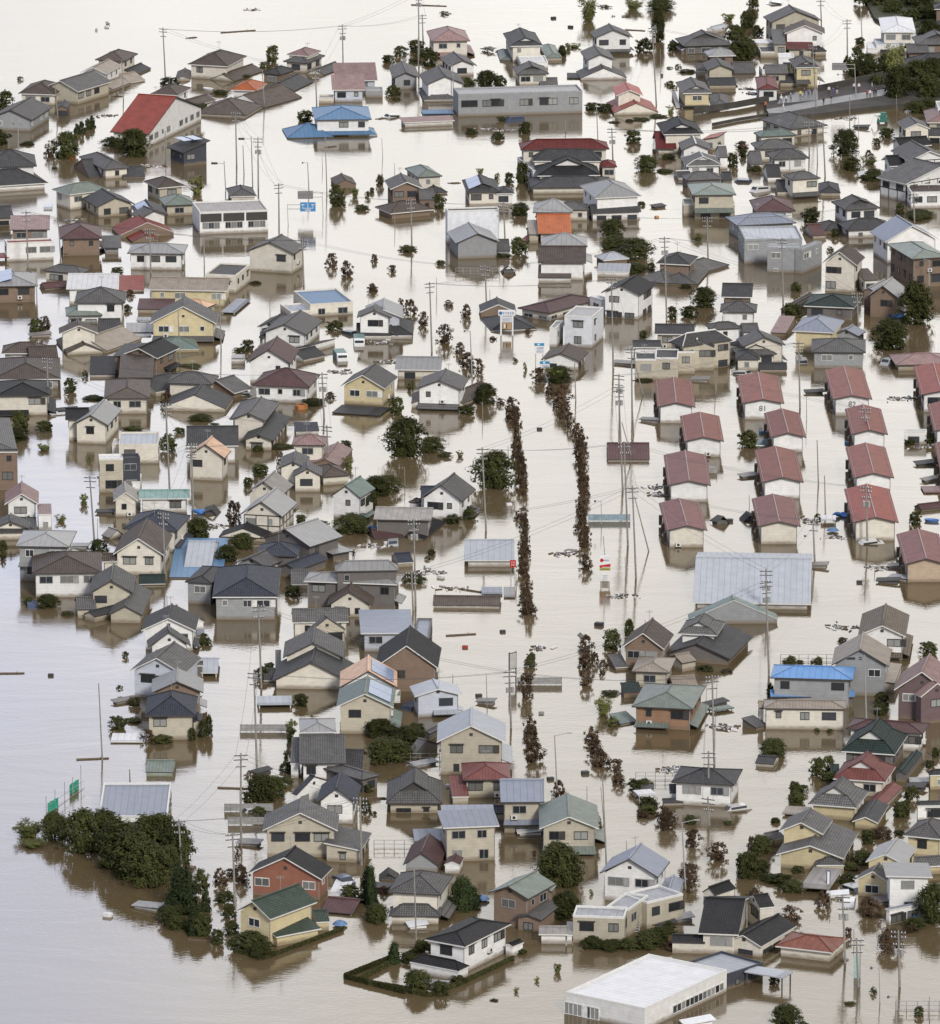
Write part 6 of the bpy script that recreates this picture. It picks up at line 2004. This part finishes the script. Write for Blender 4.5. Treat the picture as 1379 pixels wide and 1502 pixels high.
def sign(typ, x, y):
    NAVY = plain('sign navy', (.04,.12,.30), .5, var=.05); RED = plain('sign red', (.42,.01,.012), .5, var=.05); OLV = plain('sign olive', (.33,.33,.10), .5, var=.05); SBL = plain('sign blue', (.03,.22,.42), .5, var=.05)
    if typ == 'shopsign':
        G = ground(743.5, 492); e = empty('shop_sign', G); s = scale_at(492); k = 1/s/CP
        m = MB()
        for sx in (-8.5/s, 8.5/s): m.box((sx, 0, 30*k/2-.5), (.28,.28,33*k+1))
        m.build('post', WHITE, e)
        zt = 33*k; m = MB(); m.box((0,-.05,zt), (25/s, .35, 8*k)); b = m.build('name_board', WHITE, e)
        m = MB(); m.bar((-9/s,-.24,zt), (-9/s,-.27,zt), .3, 0, 12); stroke_text(m, (2.2/s,-.24,zt), 17/s, 5.5*k, [5], 0, 3); m.build('lettering', NAVY, b)
        m = MB(); m.box((0,-.02,zt-9.5*k), (17/s, .25, 8*k)); b = m.build('notice_board', WHITE, e); m = MB(); stroke_text(m, (0,-.17,zt-9.5*k), 15/s, 6*k, [9,9,8], 0, 5); m.build('lettering', NAVY, b)
        m = MB(); m.box((0,0,zt-19*k), (13/s,.2,9*k)); b = m.build('picture_panel', plain('poster tan', (.38,.25,.13), .6), e)
        m = MB(); m.box((-3/s,-.12,zt-19*k), (2.2/s,.04,6*k), None, 0); m.box((-.6/s,-.12,zt-19*k), (1.6/s,.04,7*k), None, 1); m.box((-4.6/s,-.12,zt-20*k), (1.4/s,.04,4*k), None, 2); m.build('picture', [WHITE, FRD, OLV], b)
        return tag(e, 'white roadside shop sign with blue lettering on two white posts', 'sign')
    if typ == 'bluesign':
        up = y < 530; cx, by = (791, 541) if up else (799, 545); G = ground(cx, by); e = empty('information_sign', G); s = scale_at(by); k = 1/s/CP
        zt = (by-513)*k if up else (by-540)*k; m = MB(); m.bar((-.6,0,-1.2), (-.6,0,zt), .06); m.bar((.6,0,-1.2),(.6,0,zt), .06); m.build('post', FRS, e)
        w = 14.5/s; hB = 3.9*k; hT = 7*k if not up else 12*k
        zt2 = zt + (2 if up else 5)*k
        m = MB(); m.box((0,-.1,zt2), (w,.12,hT+hB)); b = m.build('board', WHITE, e)
        m = MB(); m.box((0,-.18,zt2+(hT)/2), (w,.05,hB)); m.build('blue_header', SBL, b)
        m = MB(); m.box((-.1,-.215,zt2+hT/2), (.35,.02,.28)); m.build('emblem', WHITE, b)
        m = MB(); stroke_text(m, (.15,-.18,zt2-hB/2), w*.72, hT*.8, [7,7] if up else [8], 0, 8); m.build('lettering', NAVY, b)
        return tag(e, 'blue-headed white information sign on thin posts, %s of two' % ('upper' if up else 'lower'), 'sign')
    if typ == 'signtoyota':
        G = ground(887.5, 852); e = empty('dealer_sign', G); s = scale_at(852); k = 1/s/CP; w = 16/s
        m = MB()
        for sx in (-6/s, 6/s): m.box((sx,0,10*k), (.16,.16,26*k+1.4))
        m.build('post', WHITE, e)
        m = MB(); m.bar((-.05,0,38*k), (-.3,0,66*k), .07); m.build('mast', FRS, e)
        z0 = 15.5*k
        m = MB(); m.box((0,0,z0+2*k), (w,.3,4.2*k)); b = m.build('lower_panel', OLV, e); m = MB(); stroke_text(m, (0,-.17,z0+2*k), w*.8, 2*k, [9], 0, 4); m.build('lettering', FRD, b)
        m = MB(); m.box((0,0,z0+7*k), (w,.3,5.4*k)); b = m.build('red_panel', RED, e); m = MB(); m.prism([(-w/2,-.17,z0+10*k),(w/2,-.17,z0+10*k),(-w/2,-.17,z0+7.6*k)], (0,.01,0)); m.box((0.2,-.17,z0+5*k),(w*.8,.02,.8*k)); m.build('white_wedge', WHITE, b)
        m = MB(); m.box((0,0,z0+15.5*k), (w,.3,11*k)); b = m.build('upper_panel', WHITE, e)
        m = MB(); m.bar((-w*.3,-.16,z0+15*k), (-w*.3,-.175,z0+15*k), .28, 0, 14); m.build('emblem', RED, b); m = MB(); stroke_text(m, (w*.13,-.18,z0+15*k), w*.55, 3.2*k, [6], 0, 9); m.build('lettering', NAVY, b)
        m = MB(); m.box((0,-.05,5*k), (10/s,.1,12*k)); b = m.build('pale_panel', WHITE, e); m = MB(); stroke_text(m, (0,-.12,5*k), 8/s, 9*k, [3,3,3], 0, 12); m.build('lettering', FRS, b)
        return tag(e, 'white red and olive dealer sign tower standing in the flooded avenue', 'sign')
    if typ == 'signred':
        G = ground(752.5, 850); e = empty('small_red_sign', G); m = MB()
        for sx in (-.3,.3): m.bar((sx,0,-1),(sx,0,2.7), .05)
        m.build('post', FRS, e); m = MB(); m.box((0,-.05,2.5),(.9,.1,1.1)); b = m.build('board', RED, e); m = MB(); stroke_text(m,(0,-.12,2.5),.6,.8,[2,2],0,2); m.build('lettering', WHITE, b)
        return tag(e, 'small red and white sign at the corner of the white site office', 'sign')
    if typ == 'sheetsign':
        G = ground(752, 1000); e = empty('billboard', G); s = scale_at(1000); k = 1/s/CP; U = Vector((.8,.6,0)); Vv = Vector((-.6,.8,0))
        m = MB()
        for sx in (-6/s, 6/s): m.bar(U*sx+Vector((0,0,-1)), U*sx+Vector((0,0,44*k)), .1)
        m.build('post', STEEL, e); m = MB(); m.box((0,0,31*k), (14/s,.14,24*k), (U,Vv)); b = m.build('frame', STEEL, e); m = MB(); m.box(-Vv*.09+Vector((0,0,31*k)), (12/s,.06,22*k), (U,Vv)); m.build('panel', plain('faded poster', (.38,.38,.37), .6, var=.3, scale=.8), b)
        return tag(e, 'dark framed pale billboard turned edge-on beside the left avenue row', 'billboard')
# ---------------------------------------------------------------- read the survey and build
def parse():
    ox = oy = 0
    for line in DATA.splitlines():
        line = line.strip()
        if not line or line[0] == '~': continue
        if line[0] == '@': ox, oy = [float(v) for v in line.split()[1:]]; continue
        X = lambda v: ox + float(v)*SC
        Y = lambda v: oy + float(v)*SC
        if '|' in line:
            parts = line.split('|'); vols = []; flags = []
            for v in parts[1:]:
                t = v.split(); p = [(X(q.split(',')[0]), Y(q.split(',')[1])) for q in t[:3]]
                hp = float(t[3])*SC; opts = t[7:]; flags += [o for o in opts if o[0] == '+']
                vols.append((p[0], p[1], p[2], hp, t[4], opts, t[5], t[6]))
            house(parts[0].strip(), vols, flags); continue
        t = line.split()
        if t[0] == 't': tree(t[1], X(t[2]), Y(t[3]), float(t[4])*SC, float(t[5])*SC)
        elif t[0] == 'p': pole(X(t[1]), Y(t[2]), X(t[3]), Y(t[4]), t[5])
        elif t[0] == 'h':
            v = t[1:-2]; HEDGES.append(hedge([(X(v[i]), Y(v[i+1])) for i in range(0, len(v), 2)], float(t[-2])*SC, float(t[-1])*SC))
        elif t[0] == 'row':
            x1, y1, x2, y2 = X(t[2]), Y(t[3]), X(t[4]), Y(t[5]); w, h = float(t[6])*SC, float(t[7])*SC
            n = max(2, int(abs(y2-y1)/(h*.5)))
            for i in range(n+1):
                f = i/n; tree(t[1], x1+(x2-x1)*f+random.uniform(-3.2,3.2), y1+(y2-y1)*f+random.uniform(-1,2), w*random.uniform(.85,1.5), h*random.uniform(.7,1.4), row=('left' if x1 < 800 else 'right'))
        elif t[0] == 'x': floater(t[1], X(t[2]), Y(t[3]), t[4] if len(t) > 4 else None)
HEDGES = []
# flood water reaching the horizon
wm, wt, wb = newmat('muddy flood water')
g = N(wt, 'ShaderNodeNewGeometry'); n1 = N(wt, 'ShaderNodeTexNoise'); n1.inputs['Scale'].default_value = .012; n1.inputs['Detail'].default_value = 6; L(wt, g.outputs['Position'], n1.inputs[0])
r1 = N(wt, 'ShaderNodeMapRange'); L(wt, n1.outputs[0], r1.inputs[0]); r1.inputs[1].default_value = .3; r1.inputs[2].default_value = .7
mxw = N(wt, 'ShaderNodeMix', data_type='RGBA'); L(wt, r1.outputs[0], mxw.inputs[0]); mxw.inputs[6].default_value = (.102, .074, .036, 1); mxw.inputs[7].default_value = (.135, .102, .060, 1)
L(wt, mxw.outputs[2], wb.inputs['Base Color']); wb.inputs['IOR'].default_value = 1.42
n4 = N(wt, 'ShaderNodeTexNoise'); n4.inputs['Scale'].default_value = .02; n4.inputs['Detail'].default_value = 3; L(wt, g.outputs['Position'], n4.inputs[0])
r4 = N(wt, 'ShaderNodeMapRange'); L(wt, n4.outputs[0], r4.inputs[0]); r4.inputs[1].default_value = .35; r4.inputs[2].default_value = .65; r4.inputs[3].default_value = .03; r4.inputs[4].default_value = .12
L(wt, r4.outputs[0], wb.inputs['Roughness'])
mpw = N(wt, 'ShaderNodeMapping'); mpw.inputs['Scale'].default_value = (.7, 1.3, 1); mpw.inputs['Rotation'].default_value = (0,0,.3); L(wt, g.outputs['Position'], mpw.inputs[0])
n2 = N(wt, 'ShaderNodeTexNoise'); n2.inputs['Scale'].default_value = 1.6; n2.inputs['Detail'].default_value = 3; L(wt, mpw.outputs[0], n2.inputs[0])
n3 = N(wt, 'ShaderNodeTexNoise'); n3.inputs['Scale'].default_value = .22; n3.inputs['Detail'].default_value = 2; L(wt, mpw.outputs[0], n3.inputs[0])
# ripples are stronger out in the open water in the south-west, calmer between the houses
spw = N(wt, 'ShaderNodeSeparateXYZ'); L(wt, g.outputs['Position'], spw.inputs[0])
ry = N(wt, 'ShaderNodeMapRange'); L(wt, spw.outputs[1], ry.inputs[0]); ry.inputs[1].default_value = 470; ry.inputs[2].default_value = 400; ry.inputs[3].default_value = .35; ry.inputs[4].default_value = 1.0
mps = N(wt, 'ShaderNodeMapping'); mps.inputs['Scale'].default_value = (.03, .075, 1); mps.inputs['Rotation'].default_value = (0,0,-.35); L(wt, g.outputs['Position'], mps.inputs[0])
n5 = N(wt, 'ShaderNodeTexNoise'); n5.inputs['Scale'].default_value = 1.0; n5.inputs['Detail'].default_value = 4; n5.inputs['Distortion'].default_value = 1.2; L(wt, mps.outputs[0], n5.inputs[0])
a5 = N(wt, 'ShaderNodeMath', operation='MULTIPLY'); L(wt, n5.outputs[0], a5.inputs[0]); a5.inputs[1].default_value = 4.5
a6 = N(wt, 'ShaderNodeMath', operation='ADD'); L(wt, a5.outputs[0], a6.inputs[0]); L(wt, n2.outputs[0], a6.inputs[1])
ad = N(wt, 'ShaderNodeMath', operation='MULTIPLY_ADD'); L(wt, n3.outputs[0], ad.inputs[0]); ad.inputs[1].default_value = 1.2; L(wt, a6.outputs[0], ad.inputs[2])
bp = N(wt, 'ShaderNodeBump'); L(wt, ad.outputs[0], bp.inputs['Height']); bp.inputs['Distance'].default_value = .035; L(wt, ry.outputs[0], bp.inputs['Strength'])
L(wt, bp.outputs[0], wb.inputs['Normal'])
m = MB(); S_ = 9000; m.face([(-S_, -2000, 0), (S_, -2000, 0), (S_, S_*2, 0), (-S_, S_*2, 0)]); wo = m.build('flood_water', wm); tag(wo, kind='structure')
parse()

# ---------------------------------------------------------------- levee road and wooded bank at the upper right
def strip(name, lower, upper, z, mat, zb=-1.0):
    A = [ground(x, y, z) for x, y in lower]; B = [ground(x, y, z) for x, y in upper]; m = MB()
    for i in range(len(A)-1):
        m.face([A[i], A[i+1], B[i+1], B[i]])
        for p, q in ((A[i], A[i+1]), (B[i+1], B[i])): m.face([Vector((p.x,p.y,zb)), Vector((q.x,q.y,zb)), q, p])
    for p, q in ((A[0], B[0]), (B[-1], A[-1])): m.face([Vector((q.x,q.y,zb)), Vector((p.x,p.y,zb)), p, q])
    return tag(m.build(name, mat), kind='structure')
ASPH = plain('wet asphalt', (.14,.14,.145), .5, var=.3, scale=.15); GRAV = plain('dark bank soil', (.05,.045,.038), .9, var=.35, scale=.3); GRS = plain('rough bank grass', (.045,.05,.024), .95, var=.5, scale=.25)
strip('levee_bank', [(1128,171),(1150,170),(1210,165),(1260,158),(1345,150),(1400,146)], [(1122,150),(1150,144),(1200,131),(1250,121),(1290,108),(1400,80)], .75, GRAV)
strip('levee_road', [(1128,166),(1150,165),(1215,153),(1300,139),(1400,122)], [(1124,160),(1150,156),(1215,144),(1300,130),(1400,113)], .80, ASPH, .6)
strip('levee_yard', [(1140,152),(1200,146)], [(1150,138),(1200,130)], .81, ASPH, .6)
strip('river_bank', [(1283,26),(1300,36),(1345,90),(1400,130)], [(1255,-30),(1290,-30),(1340,-30),(1460,-30)], .6, GRS)
# low concrete flood wall along the levee
def fwall(pts, z0, z1, label):
    m = MB(); P = [ground(x, y, z0) for x, y in pts]; o0 = P[0].copy()
    for a, b in zip(P, P[1:]):
        d = (b-a); n = d.cross(Vector((0,0,1))).normalized(); m.box((a+b)/2-o0+Vector((0,0,(z1-z0)/2)), (d.length+.02, .25, z1-z0), (d.normalized(), n))
    tag(m.build('flood_wall', plain('dark stained concrete', (.05,.047,.042), .85, var=.4, scale=.4), None, o0), label, 'wall')
fwall([(1018,167),(1080,158),(1150,145),(1165,140)], .2, 1.5, 'dark flood wall on the near left stretch of the levee, ending at the maroon-roofed shed')
fwall([(1045,185),(1085,177),(1130,170)], .05, .7, 'low dark kerb wall running out of the water below the levee road')
fwall([(1200,137),(1250,127),(1296,116)], .2, 1.9, 'dark flood wall on the levee running up to the tall poplar')
PEO = [(1123,160,'O','K','stand','person in an orange vest standing at the low end of the levee',.3,None),(1149,163,'W','W','stride','person all in white walking on the levee road',1.2,'W'),(1146,151,'W','N','stand','person in white top and navy trousers behind the walker in white',.2,'W'),
 (1153,151,'W','K','lean','person in a white shirt leaning forward beside the small white shed',.5,None),(1160,149,'G','N','stand','person in grey beside the leaning one on the levee',-.4,'W'),(1174,144,'Y','K','stand','person in a bright yellow jacket on the levee yard',.1,None),(1177,147,'W','G','stride','person in white just right of the yellow jacket',2.0,None),
 (1180,141,'N','N','stand','person in navy standing behind the yard, left of the pole',.4,'N'),(1186,143,'V','K','stand','person in a dull purple top in the middle of the yard group',-.2,None),(1191,140,'K','K','stand','person in black at the right end of the yard group',.3,None),
 (1216,138,'W','K','stand','person in white and black at the left of the wall-side trio',.1,None),(1222,140,'V','V','stand','person in violet in the middle of the wall-side trio',-.3,None),(1228,138,'K','W','stand','person in a black top and white trousers, right of the wall-side trio',.2,None),
 (1208,154,'K','K','stand','person in black standing alone at the near edge of the levee road',.6,None),(1219,151,'K','G','lean','person in black bending over the near edge of the levee road',1.0,None),(1272,143,'R','K','stand','person in a dark red coat near the tall poplar',0,None),(1276,143,'W','K','stand','person in a white top right beside the dark red coat',.4,None),
 (1282,142,'K','K','lean','person in black crouching over the road below the poplar',.2,None),(1285,141,'N','K','stand','person in navy at the far right end of the levee road',.5,None),(1279,132,'W','G','stride','person in pale clothes walking along the wall by the poplar',1.6,None),
 (1260,133,'W','R','stand','person in white top and red trousers by the road sign mast',.3,None),(1253,133,'W','K','stand','person in white and black left of the road sign mast',-.3,None)]
for (x, y, a, b, pose, lab, rz, hat) in PEO: o = person(x, y, a, b, pose, lab, rz, .80, hat); o['group'] = 'people gathered on the levee'
# the person on the ridge of the solar-roofed house
def roof_top_z(p):
    best = 0
    for V in ALLV:
        d = p - V['c']; x, y = d.dot(V['ux']), d.dot(V['uy'])
        if abs(x) < V['w']/2 and abs(y) < V['d']/2:
            t = 1 - (abs(y)/(V['d']/2) if V['ax'] == 'b' else abs(x)/(V['w']/2)); t2 = min(1, (V['w']/2-abs(x))/(V['d']/2)) if V['k'] == 'h' else 1
            best = max(best, V['h'] + V['rise']*(min(t, t2) if V['k'] in 'ghi' else 0))
    return best
z = 4.0
for it in range(12): p = ground(518.5, 819, z); z = .6*z + .4*roof_top_z(Vector((p.x, p.y, 0)))
p = ground(518.5, 819, z); p.z = roof_top_z(Vector((p.x, p.y, 0))) + .05
rp = person(518.5, 819, 'K', 'N', 'lean', 'person in dark clothes standing on the roof of the large solar-roofed taupe house', .3, z); rp.location = p
# ---------------------------------------------------------------- labels for the many trees, poles and drifting things
def short(lab):
    s = re.split(r'(?: behind| beside| below| above| in front| left of| right of| between| at the| near| under| tucked| against| cut by| by the| on the| afloat|,| lowest| topmost| second| third| rear| alone| rising| standing| facing| leading| sunk| just| cut| set| head| from)', lab)[0]
    return s
SH = {}
for (x, y, lab, hw) in PLACES: SH.setdefault(short(lab), []).append((x, y, lab, hw))
ANCH = [(x, y, s, hw) for s, l in SH.items() if len(l) == 1 and 3 <= len(s.split()) <= 9 for (x, y, lab, hw) in l]
def relate(x, y):
    best = min(ANCH, key=lambda a: math.hypot(max(abs(a[0]-x)-a[3]*.6, 0), (a[1]-y)*1.2)); dx, dy = x-best[0], y-best[1]
    if abs(dx) > best[3]*.8 and abs(dx) > abs(dy)*.7: rel = 'left of' if dx < 0 else 'right of'
    elif dy > 0: rel = 'in front of'
    else: rel = 'behind'
    return rel, best[2]
ORD = ['first', 'second', 'third', 'fourth', 'fifth', 'sixth', 'seventh', 'eighth', 'ninth', 'tenth', 'eleventh', 'twelfth', 'thirteenth', 'fourteenth', 'fifteenth', 'sixteenth', 'seventeenth', 'eighteenth', 'nineteenth', 'twentieth']
ITEMS = []     # (sort x, sort y, object, noun phrase, category, group)
TN = dict(g=('dark green tree', 'tree', 'evergreen garden trees in the flood'), c=('dark conifer', 'conifer', 'garden conifers'), r=('red-brown leaved tree', 'tree', 'red-brown trees along flooded streets'), y=('yellow-green bush', 'bush', 'pale yellow-green plants'), b=('low shrub', 'shrub', 'low garden shrubs at the waterline'), d=('drifting brushwood', 'brushwood', 'brushwood drifting on the water'))
rows = {'left': [], 'right': []}
for (k, x, y, e, w, row) in TREES:
    if row: rows[row].append((y, x, e, k)); continue
    ph, cat, grp = TN[k]; sz = 'large ' if w > 38 else ('small ' if w < 17 else '')
    ITEMS.append((x, y, e, sz+ph, cat, grp))
def ordn(i): return ORD[i] if i < 20 else ('twenty-'+ORD[i-20] if i < 29 else ('thirtieth' if i == 29 else 'thirty-'+ORD[i-30]))
for side, l in rows.items():
    l.sort(key=lambda q: q[0])
    for i, (y, x, e, k) in enumerate(l):
        tag(e, 'red-brown street tree, %s from the top in the %s row of the avenue' % (ordn(i), side), 'tree', 'red-brown trees in the avenue rows')
for (typ, name, x, y, e, top, ln) in POLES:
    size = 'tall ' if ln > 60 else ('short ' if ln < 28 else '')
    ph = {'u': 'utility pole with crossarms', 't': 'utility pole with transformers', 'p': 'bare grey pole', 'm': 'bare thick pole', 'l': 'street lamp with a round head', 'lx': 'street lamp with a curved arm', 's': 'pole with a traffic signal', 'sb': 'blue direction sign on a double arm', 'sg': 'grey road sign back on a mast'}[typ]
    if typ in ('sb', 'sg') : size = ''
    ITEMS.append((x, y, e, size+ph, {'utility_pole': 'utility pole', 'pole': 'pole', 'street_lamp': 'street lamp', 'traffic_signal': 'traffic signal', 'road_sign': 'road sign'}[name], {'utility_pole': 'utility poles above the flood'}.get(name)))
for (name, x, y, o, cat, desc) in EXTRA:
    grp = {'debris': 'rafts of debris', 'shed': 'sunken shed lids', 'box': 'floating boxes', 'car': 'half sunk cars'}.get(cat)
    ITEMS.append((x, y, o, desc, cat, grp))
    if cat == 'debris': o['kind'] = 'stuff'
groups = {}
for it in ITEMS:
    rel, an = relate(it[0], it[1]); groups.setdefault((it[3], rel, an), []).append(it)
USED = set(p[2] for p in PLACES)
for (ph, rel, an), l in groups.items():
    l.sort(key=lambda q: q[0]); n = len(l)
    for i, (x, y, o, _, cat, grp) in enumerate(l):
        an2 = re.sub(r'^(small|large|low) ', '', an) if len((ph+rel+an).split()) > 13 else an
        if n == 1: lab = '%s %s the %s' % (ph, rel, an2)
        elif n == 2: lab = '%s %s %s the %s' % (('left-hand', 'right-hand')[i], ph, rel, an2)
        else: lab = '%s %s %s the %s' % ('leftmost' if i == 0 else ('rightmost' if i == n-1 else ordn(i)+' from left'), ph, rel, an2)
        wds = lab.split()
        if len(wds) > 16: lab = ' '.join(wds[:16])
        j = 0
        while lab in USED and j < 9: j += 1; lab = ' '.join(('outer ' if j == 1 else 'further ')*1 and (['nearer','farther','inner','outer','lower','upper','second','third','other'][j-1]+' '+lab).split()[:16])
        USED.add(lab); tag(o, lab, cat, grp)
for i, (h, lab) in enumerate(zip(HEDGES, ['clipped dark hedge in front of the yellow house with the green roof', 'dark hedge stretch at the far left corner of the white garden house', 'hedge running up left behind the white house inside a hedged garden', 'long front hedge of the white garden house standing in open water', 'hedge along the right wall of the white garden house', 'short hedge piece behind the hedged garden, beside the small conifer'])): tag(h, lab, 'hedge', 'garden hedges')
# ---------------------------------------------------------------- overhead cables between neighbouring utility poles
up = [(p[5], p) for p in POLES if p[0] in ('u', 't') and p[6] > 35]; up.sort(key=lambda q: (q[0].x, q[0].y)); done = set(); nc = 0
for i, (a, pa) in enumerate(up):
    best = sorted([(j, (up[j][0]-a).length) for j in range(len(up)) if j != i], key=lambda q: q[1])[:2]
    for j, d in best:
        if (min(i,j), max(i,j)) in done or d > 85 or d < 14: continue
        done.add((min(i,j), max(i,j))); b = up[j][0]; nc += 1; o0 = a.copy(); m = MB()
        for off in (-.7, .7):
            prev = None
            for q in range(11):
                t = q/10; p = (b-a)*t + Vector((off, 0, -.25 - 4*t*(1-t)*d*.025))
                if prev is not None: m.bar(prev, p, .018, 0, 4)
                prev = p
        o = m.build('overhead_cable', STEEL, None, o0)
        la = pa[4].get('label', ''); l2 = 'pair of thin overhead wires leading from the ' + re.sub(r' with (crossarms|transformers)', '', la)
        ws = l2.split()[:16]; l2 = ' '.join(ws)
        while l2 in USED: l2 = 'second ' + ' '.join(l2.split()[:15])
        USED.add(l2); tag(o, l2, 'overhead wires', 'overhead wires')
# checks
seen = {}
for o in bpy.data.objects:
    if o.parent is None and 'label' in o:
        n = len(o['label'].split()); seen.setdefault(o['label'], []).append(o.name)
        if n < 4 or n > 16: print('LABEL LENGTH', n, o['label'])
for k, v in seen.items():
    if len(v) > 1: print('DUP', k, v)
print('top-level', sum(1 for o in bpy.data.objects if o.parent is None), 'all', len(bpy.data.objects), 'trees', len(TREES), 'windows', WIN_N)
